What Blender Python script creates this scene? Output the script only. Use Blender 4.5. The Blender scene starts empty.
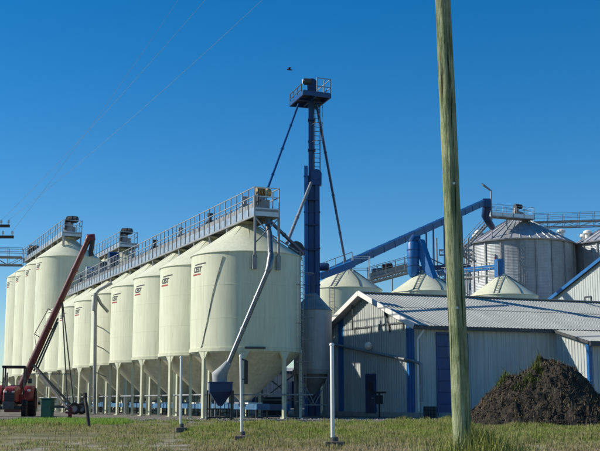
import bpy, math, random
import numpy as np
from mathutils import Vector, Matrix, noise as mnoise
random.seed(7); rng = np.random.default_rng(7)
sc = bpy.context.scene
COL = sc.collection
R = math.radians

# ---------------------------------------------------------------- camera
F = 1140.0                       # pixels per radian-ish at the horizon (600 px wide photo)
CAMZ = 0.9                       # the yard of the bins is z = 0, the road lies lower
TH = math.asin(176.0 / F); FPX = F * math.cos(TH)
cam_d = bpy.data.cameras.new('camera'); cam = bpy.data.objects.new('camera', cam_d); COL.objects.link(cam)
cam.location = (0, 0, CAMZ); cam.rotation_euler = (math.pi / 2 + TH, 0, 0)
cam_d.sensor_width = 36.0; cam_d.lens = 36.0 * FPX / 600.0
cam_d.clip_start = 0.1; cam_d.clip_end = 6000
sc.camera = cam

# ---------------------------------------------------------------- world, sun, exposure
SUN_EL = R(33.0); SUN_AZ = Vector((-1.0, 0.11)).normalized()
SUN_DIR = Vector((SUN_AZ.x * math.cos(SUN_EL), SUN_AZ.y * math.cos(SUN_EL), math.sin(SUN_EL)))
world = bpy.data.worlds.new('World'); sc.world = world; world.use_nodes = True
wn = world.node_tree; wn.nodes.clear()
sky = wn.nodes.new('ShaderNodeTexSky'); sky.sky_type = 'NISHITA'; sky.sun_disc = False
sky.sun_elevation = SUN_EL; sky.sun_rotation = math.atan2(SUN_AZ.x, SUN_AZ.y)
sky.altitude = 300; sky.air_density = 1.0; sky.dust_density = 0.0; sky.ozone_density = 5.0
bg = wn.nodes.new('ShaderNodeBackground'); bg.inputs['Strength'].default_value = 0.104
wo = wn.nodes.new('ShaderNodeOutputWorld')
hsv = wn.nodes.new('ShaderNodeHueSaturation'); hsv.inputs['Saturation'].default_value = 1.34
wn.links.new(sky.outputs[0], hsv.inputs['Color']); wn.links.new(hsv.outputs[0], bg.inputs[0]); wn.links.new(bg.outputs[0], wo.inputs[0])
sl = bpy.data.lights.new('sun', 'SUN'); sl.energy = 5.0; sl.angle = R(0.53); sl.color = (1.0, 0.93, 0.80)
so = bpy.data.objects.new('sun', sl); COL.objects.link(so)
so.rotation_euler = SUN_DIR.to_track_quat('Z', 'Y').to_euler(); so.location = (-60, 20, 60)
sc.view_settings.view_transform = 'Standard'; sc.view_settings.look = 'None'
sc.view_settings.gamma = 1.0; sc.view_settings.exposure = 0.18; sc.view_settings.use_curve_mapping = False
sc.render.engine = 'CYCLES'
sc.render.resolution_x = 1024; sc.render.resolution_y = 770

# ---------------------------------------------------------------- pixels to places
ct, st = math.cos(TH), math.sin(TH)
def W(px, py, Y):
    """photo pixel + depth along the ground -> world point"""
    x = (px - 300.0) / FPX; y = (225.5 - py) / FPX
    d = Vector((x, ct - y * st, st + y * ct))
    k = Y / d.y
    return Vector((d.x * k, Y, CAMZ + d.z * k))
def ZP(py, Y): return W(300, py, Y).z
GP = [(-50, -.95), (12, -.95), (20, -.5), (29, -.5), (36, -.95), (41.5, -.85), (45, -.7), (48.5, -.45), (54, -.12), (58, 0), (9000, 0)]
def gz(y): return float(np.interp(y, [p[0] for p in GP], [p[1] for p in GP]))
def G(px, py):
    """the ground point seen at a pixel"""
    lo, hi = 30.0, 400.0
    for _ in range(50):
        m = (lo + hi) / 2
        if ZP(py, m) < gz(m): lo = m      # the ray is under the ground: further... rays fall with depth
        else: hi = m
        # rays start above ground and drop below it with depth
    lo, hi = 20.0, 400.0
    for _ in range(60):
        m = (lo + hi) / 2
        if W(px, py, m).z > gz(m): lo = m
        else: hi = m
    return W(px, py, lo)

# ---------------------------------------------------------------- materials
def mat(name, col, rough=.6, metal=0.0, var=.12, scale=1.2, bump=0.0, bscale=20, spec=.5, streak=0.0, col2=None, detail=5, stretch=(1, 1, 1)):
    m = bpy.data.materials.new(name); m.use_nodes = True
    nt = m.node_tree; b = nt.nodes['Principled BSDF']
    b.inputs['Roughness'].default_value = rough; b.inputs['Metallic'].default_value = metal
    b.inputs['Specular IOR Level'].default_value = spec
    tc = nt.nodes.new('ShaderNodeTexCoord')
    mp = nt.nodes.new('ShaderNodeMapping'); mp.inputs['Scale'].default_value = stretch
    geo = nt.nodes.new('ShaderNodeNewGeometry')
    nt.links.new(geo.outputs['Position'], mp.inputs[0])
    n = nt.nodes.new('ShaderNodeTexNoise'); n.inputs['Scale'].default_value = scale; n.inputs['Detail'].default_value = detail
    n.inputs['Roughness'].default_value = .62
    nt.links.new(mp.outputs[0], n.inputs['Vector'])
    rp = nt.nodes.new('ShaderNodeValToRGB')
    c1 = col2 if col2 else tuple(max(0, c * (1 - var)) for c in col)
    c2 = col if col2 else tuple(min(1, c * (1 + var * .6)) for c in col)
    rp.color_ramp.elements[0].position = .32; rp.color_ramp.elements[1].position = .68
    rp.color_ramp.elements[0].color = (*c1, 1); rp.color_ramp.elements[1].color = (*c2, 1)
    nt.links.new(n.outputs['Fac'], rp.inputs[0])
    out = rp.outputs[0]
    if streak > 0:
        m2 = nt.nodes.new('ShaderNodeMapping'); m2.inputs['Scale'].default_value = (3.5, 3.5, .22)
        nt.links.new(geo.outputs['Position'], m2.inputs[0])
        n2 = nt.nodes.new('ShaderNodeTexNoise'); n2.inputs['Scale'].default_value = 1.6; n2.inputs['Detail'].default_value = 6
        nt.links.new(m2.outputs[0], n2.inputs['Vector'])
        r2 = nt.nodes.new('ShaderNodeValToRGB'); r2.color_ramp.elements[0].position = .38; r2.color_ramp.elements[1].position = .66
        r2.color_ramp.elements[0].color = (1 - streak, 1 - streak * 1.05, 1 - streak * 1.15, 1); r2.color_ramp.elements[1].color = (1, 1, 1, 1)
        nt.links.new(n2.outputs['Fac'], r2.inputs[0])
        mx = nt.nodes.new('ShaderNodeMix'); mx.data_type = 'RGBA'; mx.blend_type = 'MULTIPLY'; mx.inputs[0].default_value = 1
        nt.links.new(out, mx.inputs[6]); nt.links.new(r2.outputs[0], mx.inputs[7]); out = mx.outputs[2]
    nt.links.new(out, b.inputs['Base Color'])
    if bump > 0:
        n3 = nt.nodes.new('ShaderNodeTexNoise'); n3.inputs['Scale'].default_value = bscale; n3.inputs['Detail'].default_value = 6
        nt.links.new(mp.outputs[0], n3.inputs['Vector'])
        bp = nt.nodes.new('ShaderNodeBump'); bp.inputs['Strength'].default_value = bump; bp.inputs['Distance'].default_value = .05
        nt.links.new(n3.outputs['Fac'], bp.inputs['Height']); nt.links.new(bp.outputs[0], b.inputs['Normal'])
    # uneven gloss
    mr = nt.nodes.new('ShaderNodeMapRange'); mr.inputs[3].default_value = max(.05, rough - .1); mr.inputs[4].default_value = min(1, rough + .12)
    nt.links.new(n.outputs['Fac'], mr.inputs[0]); nt.links.new(mr.outputs[0], b.inputs['Roughness'])
    return m

M = {}
M['cream'] = mat('cream_paint', (.74, .75, .55), .42, 0, .05, .6, .03, 3, .4, streak=.10)
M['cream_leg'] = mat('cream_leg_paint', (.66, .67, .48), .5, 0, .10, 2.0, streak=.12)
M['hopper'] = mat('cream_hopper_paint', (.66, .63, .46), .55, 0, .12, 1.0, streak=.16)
M['black'] = mat('black_print', (.045, .042, .042), .6, 0, .4, 6)
M['roofsteel'] = mat('bin_roof_steel', (.60, .62, .64), .42, .35, .2, 1.5, streak=.15)
M['redprint'] = mat('red_print', (.38, .05, .04), .5)
M['galv'] = mat('galvanised_steel', (.50, .53, .55), .38, .75, .18, 3.0, .04, 8)
M['galvdull'] = mat('dull_galvanised_steel', (.29, .305, .315), .55, .35, .2, 2.2, streak=.12)
M['steelpanel'] = mat('corrugated_bin_steel', (.46, .49, .51), .52, .4, .16, .8, streak=.14)
M['darksteel'] = mat('dark_steel', (.07, .075, .08), .55, .3, .3, 4)
M['grey'] = mat('grey_paint', (.30, .31, .32), .5, 0, .15, 3)
M['concrete'] = mat('concrete', (.36, .34, .31), .9, 0, .25, 4, .3, 25)
M['blue'] = mat('blue_paint', (.006, .06, .20), .42, 0, .2, 1.5, streak=.12)
M['blue2'] = mat('bright_blue_paint', (.008, .125, .36), .42, 0, .15, 1.5, streak=.10)
M['navy'] = mat('navy_paint', (.005, .032, .110), .45, 0, .2, 1.5)
M['lightblue'] = mat('pale_blue_paint', (.07, .22, .42), .6, 0, .3, 3.0, streak=.3, col2=(.03, .10, .20))
M['white'] = mat('white_paint', (.78, .77, .72), .5, 0, .08, 2, streak=.08)
M['wall'] = mat('white_metal_cladding', (.51, .55, .53), .5, 0, .08, .5, streak=.14)
M['roof'] = mat('weathered_roof_sheet', (.40, .415, .385), .6, .0, .12, .6, streak=.0)
M['trim'] = mat('white_trim', (.75, .75, .72), .5, 0, .06, 2)
M['red'] = mat('red_paint', (.30, .014, .018), .48, 0, .35, 5, streak=.25, col2=(.17, .02, .02))
M['armgrey'] = mat('worn_arm_paint', (.13, .125, .12), .6, 0, .3, 3, streak=.2)
M['augerred'] = mat('dark_red_paint', (.12, .018, .022), .45, 0, .25, 2.5, streak=.2)
M['rubber'] = mat('tyre_rubber', (.022, .021, .02), .85, 0, .3, 6, .3, 30)
M['plastic'] = mat('black_plastic', (.02, .02, .02), .5, 0, .2, 4)
M['glass'] = mat('lamp_glass', (.75, .75, .70), .15, 0, .05, 3)
M['gold'] = mat('brass_guard_paint', (.50, .33, .10), .35, .3, .2, 6)
M['tealgreen'] = mat('dark_green_paint', (.004, .062, .044), .6, 0, .2, 4, spec=.2)
M['blockconc'] = mat('stained_concrete', (.20, .165, .13), .95, 0, .4, 5, .4, 25, col2=(.09, .07, .055))
M['spoutsteel'] = mat('spout_steel', (.22, .235, .24), .36, .7, .25, 3.0, streak=.2)
M['clear'] = mat('grey_sock_fabric', (.30, .32, .33), .7, 0, .25, 4)
M['darkwood'] = mat('old_post_wood', (.07, .055, .045), .9, 0, .35, 6, .5, 30, stretch=(1, 1, .2))
M['polewood'] = mat('treated_pole_wood', (.35, .39, .25), .9, 0, .3, 3.0, .7, 14, .15, col2=(.12, .145, .09), stretch=(5, 5, .35))
M['bird'] = mat('bird_feathers', (.03, .03, .035), .8)
M['soil'] = mat('dark_soil', (.072, .060, .049), .95, 0, .4, 1.3, 1.0, 16, .1, col2=(.018, .015, .013))
M['clod'] = mat('soil_clods', (.062, .053, .045), .95, 0, .4, 5, .5, 20, .1)
M['weed'] = mat('weed_leaves', (.13, .15, .035), .7, 0, .3, 1.5, col2=(.06, .085, .02), spec=.2)
M['tall'] = mat('tall_grass_blades', (.34, .34, .09), .7, 0, .3, 1.2, col2=(.16, .20, .05), spec=.2)
M['straw'] = mat('dry_stalks', (.22, .17, .09), .9, 0, .3, 3, spec=.1)
M['leafdark'] = mat('far_tree_leaves', (.045, .065, .022), .9, 0, .4, .6, spec=.1)

# ---------------------------------------------------------------- mesh builder
WL = {}
def wl(o):
    v = Vector((0, 0, 0))
    while o is not None:
        v = v + WL.get(o.name, Vector((0, 0, 0))); o = o.parent
    return v
class MB:
    def __init__(s): s.v = []; s.f = []
    def poly(s, pts):
        i = len(s.v); s.v += [tuple(p) for p in pts]; s.f.append(tuple(range(i, i + len(pts)))); return s
    def bar(s, p0, p1, w, h=None, up=(0, 0, 1)):
        """rectangular bar from p0 to p1"""
        h = h or w; p0 = Vector(p0); p1 = Vector(p1); d = (p1 - p0).normalized(); up = Vector(up)
        if abs(d.dot(up)) > .97: up = Vector((DP.x, DP.y, 0)) if 'DP' in globals() else Vector((1, 0, 0))
        x = d.cross(up).normalized(); y = x.cross(d).normalized()
        i = len(s.v)
        for p in (p0, p1):
            for a, b in ((-1, -1), (1, -1), (1, 1), (-1, 1)): s.v.append(tuple(p + x * (a * w / 2) + y * (b * h / 2)))
        s.f += [(i, i + 3, i + 2, i + 1), (i + 4, i + 5, i + 6, i + 7)] + [(i + k, i + (k + 1) % 4, i + 4 + (k + 1) % 4, i + 4 + k) for k in range(4)]
        return s
    def box(s, c, sz, rz=0, ax=None, ay=None):
        c = Vector(c); ax = ax or Vector((math.cos(rz), math.sin(rz), 0)); ay = ay or Vector((-math.sin(rz), math.cos(rz), 0)); az = Vector((0, 0, 1))
        i = len(s.v)
        for k in (-1, 1):
            for a, b in ((-1, -1), (1, -1), (1, 1), (-1, 1)): s.v.append(tuple(c + ax * (a * sz[0] / 2) + ay * (b * sz[1] / 2) + az * (k * sz[2] / 2)))
        s.f += [(i, i + 3, i + 2, i + 1), (i + 4, i + 5, i + 6, i + 7)] + [(i + k, i + (k + 1) % 4, i + 4 + (k + 1) % 4, i + 4 + k) for k in range(4)]
        return s
    def tube(s, pts, r, n=8, cap=True):
        pts = [Vector(p) for p in pts]; m = len(pts); rs = r if isinstance(r, (list, tuple)) else [r] * m
        d0 = (pts[1] - pts[0]).normalized(); ref = Vector((0, 0, 1)) if abs(d0.z) < .9 else Vector((1, 0, 0))
        x = d0.cross(ref).normalized(); base = len(s.v)
        for k in range(m):
            d = (pts[min(k + 1, m - 1)] - pts[max(k - 1, 0)]).normalized()
            x = (x - d * x.dot(d)).normalized(); y = d.cross(x)
            for j in range(n):
                a = 2 * math.pi * j / n; s.v.append(tuple(pts[k] + (x * math.cos(a) + y * math.sin(a)) * rs[k]))
        for k in range(m - 1):
            for j in range(n):
                a = base + k * n + j; b = base + k * n + (j + 1) % n; s.f.append((a, b, b + n, a + n))
        if cap:
            s.f.append(tuple(base + j for j in reversed(range(n)))); s.f.append(tuple(base + (m - 1) * n + j for j in range(n)))
        return s
    def lathe(s, prof, c=(0, 0, 0), n=32, a0=0, a1=2 * math.pi, axis='z'):
        full = abs(a1 - a0 - 2 * math.pi) < 1e-6; m = n if full else n + 1; base = len(s.v); c = Vector(c)
        for (r, z) in prof:
            for j in range(m):
                a = a0 + (a1 - a0) * j / n
                if axis == 'z': p = Vector((r * math.cos(a), r * math.sin(a), z))
                elif axis == 'y': p = Vector((r * math.cos(a), z, r * math.sin(a)))
                else: p = Vector((z, r * math.cos(a), r * math.sin(a)))
                s.v.append(tuple(c + p))
        for k in range(len(prof) - 1):
            for j in range(n):
                a = base + k * m + j; b = base + k * m + (j + 1) % m
                s.f.append((a, b, b + m, a + m))
        return s
    def mesh(s, name, mt, off=Vector((0, 0, 0)), smooth=False, bevel=0):
        me = bpy.data.meshes.new(name)
        me.from_pydata([(a - off.x, b - off.y, c - off.z) for a, b, c in s.v], [], s.f); me.update()
        if smooth:
            me.polygons.foreach_set('use_smooth', [True] * len(me.polygons)); me.set_sharp_from_angle(angle=R(38))
        me.materials.append(M[mt] if isinstance(mt, str) else mt)
        return me
    def build(s, name, mt, parent=None, smooth=False, bevel=0):
        o = bpy.data.objects.new(name, s.mesh(name, mt, wl(parent), smooth)); COL.objects.link(o); o.parent = parent
        if bevel:
            b = o.modifiers.new('bevel', 'BEVEL'); b.width = bevel; b.segments = 2; b.limit_method = 'ANGLE'
        return o
def tag(o, label, cat=None, group=None, kind=None):
    if label: o['label'] = label
    if cat: o['category'] = cat
    if group: o['group'] = group
    if kind: o['kind'] = kind
    return o
def thing(name, loc, label, cat, group=None, rz=0):
    o = bpy.data.objects.new(name, None); COL.objects.link(o); o.location = loc; o.rotation_euler = (0, 0, rz)
    o.empty_display_size = .2
    if rz == 0: WL[o.name] = Vector(loc)
    return tag(o, label, cat, group)
def copy_tree(o, parent=None):
    c = o.copy(); COL.objects.link(c); c.parent = parent
    for ch in list(o.children): copy_tree(ch, c)
    return c
def share(src_mesh, name, parent, loc, rz=0):
    o = bpy.data.objects.new(name, src_mesh); COL.objects.link(o); o.parent = parent; o.location = loc; o.rotation_euler = (0, 0, rz); return o

# ---------------------------------------------------------------- frames of the place
PHI = math.atan2(480, F)
DR = Vector((-math.sin(PHI), math.cos(PHI), 0)); DP = Vector((math.cos(PHI), math.sin(PHI), 0)); UP = Vector((0, 0, 1))
BIN1 = W(245.3, 401.5, 62.3); BIN1.z = 0
SP = 6.27; BR = 3.05
def RW(a, b, z): return BIN1 + DR * a + DP * b + UP * z          # row frame
CORN = W(420.5, 401.5, 63.2); CORN.z = 0
def BW(s, t, z): return CORN + DP * s + DR * t + UP * z          # building frame
def solve_px(px, fn, lo, hi):
    """parameter u where fn(u) projects to column px (monotonic)"""
    def pxof(p):
        den = p.y * ct + (p.z - CAMZ) * st; return 300 + FPX * p.x / den
    s = 1 if pxof(fn(hi)) > pxof(fn(lo)) else -1
    for _ in range(50):
        m = (lo + hi) / 2
        if (pxof(fn(m)) - px) * s < 0: lo = m
        else: hi = m
    return lo

def weather(m, amt=.09):
    nt = m.node_tree; b = nt.nodes['Principled BSDF']; src = b.inputs['Base Color'].links[0].from_socket
    oi = nt.nodes.new('ShaderNodeObjectInfo'); mr = nt.nodes.new('ShaderNodeMapRange'); mr.inputs[3].default_value = 1 - amt; mr.inputs[4].default_value = 1.0
    nt.links.new(oi.outputs['Random'], mr.inputs[0])
    geo = nt.nodes.new('ShaderNodeNewGeometry'); mp = nt.nodes.new('ShaderNodeMapping'); mp.inputs['Scale'].default_value = (9, 9, .5); nt.links.new(geo.outputs['Position'], mp.inputs[0])
    n = nt.nodes.new('ShaderNodeTexNoise'); n.inputs['Scale'].default_value = 1.0; n.inputs['Detail'].default_value = 8; n.inputs['Roughness'].default_value = .7; nt.links.new(mp.outputs[0], n.inputs['Vector'])
    r = nt.nodes.new('ShaderNodeValToRGB'); r.color_ramp.elements[0].position = .30; r.color_ramp.elements[1].position = .46; r.color_ramp.elements[0].color = (.80, .775, .72, 1); r.color_ramp.elements[1].color = (1, 1, 1, 1); nt.links.new(n.outputs['Fac'], r.inputs[0])
    cur = src
    for v in (mr.outputs[0], r.outputs[0]):
        x = nt.nodes.new('ShaderNodeMix'); x.data_type = 'RGBA'; x.blend_type = 'MULTIPLY'; x.inputs[0].default_value = 1; nt.links.new(cur, x.inputs[6]); nt.links.new(v, x.inputs[7]); cur = x.outputs[2]
    nt.links.new(cur, b.inputs['Base Color'])
weather(M['cream'], .07); weather(M['cream_leg'], .12); weather(M['roof'], .10); weather(M['wall'], .08); weather(M['steelpanel'], .22); weather(M['roofsteel'], .35)
def cracks(m):
    nt = m.node_tree; b = nt.nodes['Principled BSDF']; src = b.inputs['Base Color'].links[0].from_socket
    geo = nt.nodes.new('ShaderNodeNewGeometry'); mp = nt.nodes.new('ShaderNodeMapping'); mp.inputs['Scale'].default_value = (22, 22, .55); nt.links.new(geo.outputs['Position'], mp.inputs[0])
    n = nt.nodes.new('ShaderNodeTexNoise'); n.inputs['Scale'].default_value = 1.0; n.inputs['Detail'].default_value = 4; nt.links.new(mp.outputs[0], n.inputs['Vector'])
    r = nt.nodes.new('ShaderNodeValToRGB'); r.color_ramp.elements[0].position = .36; r.color_ramp.elements[1].position = .43; r.color_ramp.elements[0].color = (.16, .15, .13, 1); r.color_ramp.elements[1].color = (1, 1, 1, 1); nt.links.new(n.outputs['Fac'], r.inputs[0])
    n2 = nt.nodes.new('ShaderNodeTexNoise'); n2.inputs['Scale'].default_value = 2.2; n2.inputs['Detail'].default_value = 7; n2.inputs['Roughness'].default_value = .7; nt.links.new(geo.outputs['Position'], n2.inputs['Vector'])
    r2 = nt.nodes.new('ShaderNodeValToRGB'); r2.color_ramp.elements[0].position = .35; r2.color_ramp.elements[1].position = .65; r2.color_ramp.elements[0].color = (.70, .78, .62, 1); r2.color_ramp.elements[1].color = (1.25, 1.2, 1.1, 1); nt.links.new(n2.outputs['Fac'], r2.inputs[0])
    cur = src
    for v in (r.outputs[0], r2.outputs[0]):
        x = nt.nodes.new('ShaderNodeMix'); x.data_type = 'RGBA'; x.blend_type = 'MULTIPLY'; x.inputs[0].default_value = 1; nt.links.new(cur, x.inputs[6]); nt.links.new(v, x.inputs[7]); cur = x.outputs[2]
    nt.links.new(cur, b.inputs['Base Color'])
cracks(M['polewood'])
# ================================================================ THE SETTING
def ground_material():
    m = bpy.data.materials.new('yard_and_verge'); m.use_nodes = True; nt = m.node_tree; b = nt.nodes['Principled BSDF']
    L = nt.links.new
    b.inputs['Roughness'].default_value = .95; b.inputs['Specular IOR Level'].default_value = .15
    geo = nt.nodes.new('ShaderNodeNewGeometry'); sep = nt.nodes.new('ShaderNodeSeparateXYZ'); L(geo.outputs['Position'], sep.inputs[0])
    def nz(scale, detail=6, rough=.6, stretch=None):
        n = nt.nodes.new('ShaderNodeTexNoise'); n.inputs['Scale'].default_value = scale; n.inputs['Detail'].default_value = detail; n.inputs['Roughness'].default_value = rough
        if stretch:
            mp = nt.nodes.new('ShaderNodeMapping'); mp.inputs['Scale'].default_value = stretch; L(geo.outputs['Position'], mp.inputs[0]); L(mp.outputs[0], n.inputs['Vector'])
        else: L(geo.outputs['Position'], n.inputs['Vector'])
        return n
    def ramp(src, p0, c0, p1, c1):
        r = nt.nodes.new('ShaderNodeValToRGB'); r.color_ramp.elements[0].position = p0; r.color_ramp.elements[1].position = p1
        r.color_ramp.elements[0].color = (*c0, 1); r.color_ramp.elements[1].color = (*c1, 1); L(src, r.inputs[0]); return r.outputs[0]
    def mix(f, a, c):
        x = nt.nodes.new('ShaderNodeMix'); x.data_type = 'RGBA'; L(f, x.inputs[0]); L(a, x.inputs[6]); L(c, x.inputs[7]); return x.outputs[2]
    def math_(op, a, c):
        x = nt.nodes.new('ShaderNodeMath'); x.operation = op
        for k, v in ((0, a), (1, c)):
            if isinstance(v, (int, float)): x.inputs[k].default_value = v
            else: L(v, x.inputs[k])
        return x.outputs[0]
    def mrange(src, a, c):
        x = nt.nodes.new('ShaderNodeMapRange'); x.inputs[1].default_value = a; x.inputs[2].default_value = c; L(src, x.inputs[0]); return x.outputs[0]
    fine = nz(9, 8, .7); big = nz(.35, 5); streak = nz(.9, 6, .6, (.35, 1.4, 1))
    gravel = ramp(fine.outputs['Fac'], .3, (.08, .073, .062), .7, (.26, .24, .205))
    soil = ramp(streak.outputs['Fac'], .35, (.12, .115, .05), .68, (.25, .235, .125))
    track = ramp(fine.outputs['Fac'], .3, (.26, .24, .19), .7, (.46, .42, .34))
    ywob = math_('ADD', sep.outputs[1], math_('MULTIPLY', math_('SUBTRACT', big.outputs['Fac'], .5), 5.0))
    yard = mrange(ywob, 54.5, 57.0)
    tr = math_('MULTIPLY', mrange(ywob, 46.8, 45.2), ramp(streak.outputs['Fac'], .42, (0, 0, 0), .60, (.85, .85, .85)))
    far = mrange(sep.outputs[1], 150, 260)
    field = ramp(big.outputs['Fac'], .3, (.07, .08, .03), .7, (.16, .14, .06))
    c = mix(yard, soil, gravel); c = mix(tr, c, track); c = mix(far, c, field)
    L(c, b.inputs['Base Color'])
    bp = nt.nodes.new('ShaderNodeBump'); bp.inputs['Strength'].default_value = .8; bp.inputs['Distance'].default_value = .05
    L(fine.outputs['Fac'], bp.inputs['Height']); L(bp.outputs[0], b.inputs['Normal'])
    return m
M['ground'] = ground_material()
def gnoise(x, y):
    if not (30 < y < 75 and -35 < x < 40): return 0.0
    k = min(1, (y - 30) / 5, (75 - y) / 8)
    return k * (.05 * mnoise.noise(Vector((x * .45, y * .45, 3))) + .03 * mnoise.noise(Vector((x * 1.7, y * 1.7, 8))))
def build_ground():
    xs = [-3000, -600, -150, -60] + list(np.linspace(-36, 41, 155)) + [70, 160, 600, 3000]
    ys = [-60, 10, 28] + list(np.linspace(31, 76, 110)) + [90, 150, 400, 1500, 5000]
    m = MB()
    for y in ys:
        for x in xs: m.v.append((x, y, gz(y) + gnoise(x, y)))
    nx = len(xs)
    for j in range(len(ys) - 1):
        for i in range(nx - 1): a = j * nx + i; m.f.append((a, a + 1, a + nx + 1, a + nx))
    o = m.build('ground', 'ground', None, True); o['kind'] = 'structure'; return o
build_ground()

# ================================================================ CREAM HOPPER BINS
def logo_mesh():
    """slanted lettering with a top bar and a red underline, wrapped on the shell (flat print)"""
    cu = bpy.data.curves.new('lettering', 'FONT'); cu.body = 'CEST'; cu.size = .41; cu.shear = .25; cu.align_x = 'CENTER'; cu.offset = .014; cu.space_character = .92
    to = bpy.data.objects.new('lettering_source', cu); COL.objects.link(to)
    dg = bpy.context.evaluated_depsgraph_get(); me = bpy.data.meshes.new_from_object(to.evaluated_get(dg))
    m = MB(); m.v = [tuple(v.co) for v in me.vertices]; m.f = [tuple(p.vertices) for p in me.polygons]
    bpy.data.objects.remove(to); bpy.data.curves.remove(cu); bpy.data.meshes.remove(me)
    def strip(x0, x1, y0, y1, dy, n=8):
        q = MB()
        for k in range(n):
            a = x0 + (x1 - x0) * k / n; b = x0 + (x1 - x0) * (k + 1) / n; ya = dy * k / n; yb = dy * (k + 1) / n
            q.poly([(a, y0 + ya, 0), (b, y0 + yb, 0), (b, y1 + yb, 0), (a, y1 + ya, 0)])
        return q
    t = strip(-.22, .82, .36, .42, .05); i = len(m.v); m.v += t.v; m.f += [tuple(k + i for k in f) for f in t.f]
    u = strip(-.52, .38, -.17, -.09, 0)
    def wrap(q, off):
        o = MB(); o.f = q.f
        for x, y, z in q.v:
            a = math.pi + x / BR; o.v.append(((BR + off) * math.cos(a), (BR + off) * math.sin(a), y))
        return o
    return wrap(m, .012).mesh('lettering', 'black'), wrap(u, .012).mesh('underline', 'redprint')
LOGO, ULINE = logo_mesh()
def leg_mesh(ring):
    m = MB(); w = .085
    m.box((0, 0, .02), (.34, .34, .04)); m.box((0, 0, (ring + .04) / 2), (.15, .17, ring - .04))
    # flared gusset under the ring (in the tangential plane)
    for sg in (-1, 1):
        y0 = sg * w; y1 = sg * .36
        for x in (-.05, .05): pass
        pts = [(y0, ring - .42), (y0, ring + .02), (y1, ring + .02)]
        i = len(m.v)
        for x in (-.055, .055): m.v += [(x, y, z) for y, z in pts]
        m.f += [(i, i + 1, i + 2), (i + 5, i + 4, i + 3), (i, i + 2, i + 5, i + 3), (i, i + 3, i + 4, i + 1), (i + 1, i + 4, i + 5, i + 2)]
    return m.mesh('leg', 'cream_leg')
RING = 3.5
LEG = leg_mesh(RING)
def hopper_bin(eave, peak, logo=True):
    """local frame: x = right of the row, y = along the row"""
    t = thing('hopper_bin', (0, 0, 0), 'x', 'grain bin'); t.rotation_euler = (0, 0, PHI)
    m = MB(); prof = [(BR, RING)]
    for k in range(1, 8): prof.append((BR, RING + (eave - .1 - RING) * k / 8))
    prof += [(BR, eave - .06), (BR + .03, eave - .05), (BR + .03, eave)]
    m.lathe(prof, n=72); m.build('wall', 'cream', t, True)
    for k in (1, 2):
        z = RING + (eave - RING) * k / 3; m = MB(); m.lathe([(BR - .01, z - .012), (BR + .006, z), (BR - .01, z + .012)], n=72); m.build('weld_seam', 'cream', t)
    m = MB(); m.lathe([(BR + .06, eave - .02), (BR + .06, eave + .012), (.42, peak - .08), (.42, peak + .05), (.36, peak + .10), (0, peak + .10)], n=72); roof = m.build('roof', 'cream', t, True)
    for k in range(12):                                     # radial weld seams
        a = 2 * math.pi * (k + .5) / 12; m = MB(); c, s_ = math.cos(a), math.sin(a)
        m.bar((c * BR, s_ * BR, eave + .012), (c * .45, s_ * .45, peak - .08), .045, .022); m.build('seam', 'cream', roof)
    m = MB(); m.lathe([(BR + .005, RING + .22), (BR + .045, RING + .21), (BR + .045, RING + .02), (BR - .06, RING - .02), (BR - .06, RING - .05)], n=72); m.build('ring_beam', 'cream_leg', t, True)
    m = MB(); m.lathe([(BR - .05, RING), (.32, .95)], n=56); hp = m.build('hopper', 'hopper', t, True)
    m = MB(); m.lathe([(.32, .97), (.32, .86)], n=16); m.box((0, .1, .82), (.8, 1.1, .08)); m.build('slide_gate', 'galvdull', hp)
    for k in range(8):
        a = math.pi / 8 + k * math.pi / 4
        share(LEG, 'leg', t, ((BR - .04) * math.cos(a), (BR - .04) * math.sin(a), 0), a)
    m = MB(); a = R(70); c, s_ = math.cos(a), math.sin(a); fr = .45
    p = Vector((c * BR * (1 - fr), s_ * BR * (1 - fr), eave + (peak - eave) * fr + .03)); m.lathe([(.28, p.z - .1), (.28, p.z + .12), (.31, p.z + .13), (.31, p.z + .17), (0, p.z + .2)], (p.x, p.y, 0), n=18); m.build('roof_hatch', 'cream', t, True)
    m = MB(); m.lathe([(.34, -.02), (.34, .03), (0, .05)], (0, 0, 0), n=18, axis='x')
    mm = MB(); mm.f = m.f; mm.v = [(-(BR + .02 + x), y, RING + .95 + z * 1.2) for x, y, z in m.v]
    if logo:
        lg = share(LOGO, 'lettering', t, (0, 0, eave - .98), R(9)); ul = share(ULINE, 'underline', lg, (0, 0, 0))
    return t
short = hopper_bin(8.8, 10.75); tall = hopper_bin(14.5, 16.6)
ordn = ['nearest', 'second', 'third', 'fourth', 'fifth', 'sixth', 'seventh', 'eighth']
lab = ['largest looking cream hopper bin at the near end of the long row, beside the tower']
lab += ['%s cream hopper bin counted from the near end of the long row' % ordn[k] for k in range(1, 8)]
BINS = []
for k in range(8):
    b = short if k == 0 else copy_tree(short)
    b.location = RW(k * SP, 0, 0); tag(b, lab[k], 'grain bin', 'short cream bins in the near row'); BINS.append(b)
tl = ['tall cream hopper bin nearest the camera at the far left of the row', 'second tall cream hopper bin from the right at far left',
      'third tall cream hopper bin from the right at far left', 'leftmost tall cream hopper bin against the sky']
for k in range(4):
    b = tall if k == 0 else copy_tree(tall)
    b.location = RW((8 + k) * SP, 0, 0); tag(b, tl[k], 'grain bin', 'tall cream bins at the far left')
for k in range(4):
    b = copy_tree(tall); b.location = RW((9.0 + k) * SP, 6.9, 0)
    tag(b, ['tall cream bin behind the near row under the rear catwalk end', 'tall cream bin second along the hidden rear row', 'tall cream bin third along the hidden rear row', 'tall cream bin last along the hidden rear row'][k], 'grain bin', 'tall cream bins of the rear row')

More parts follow.
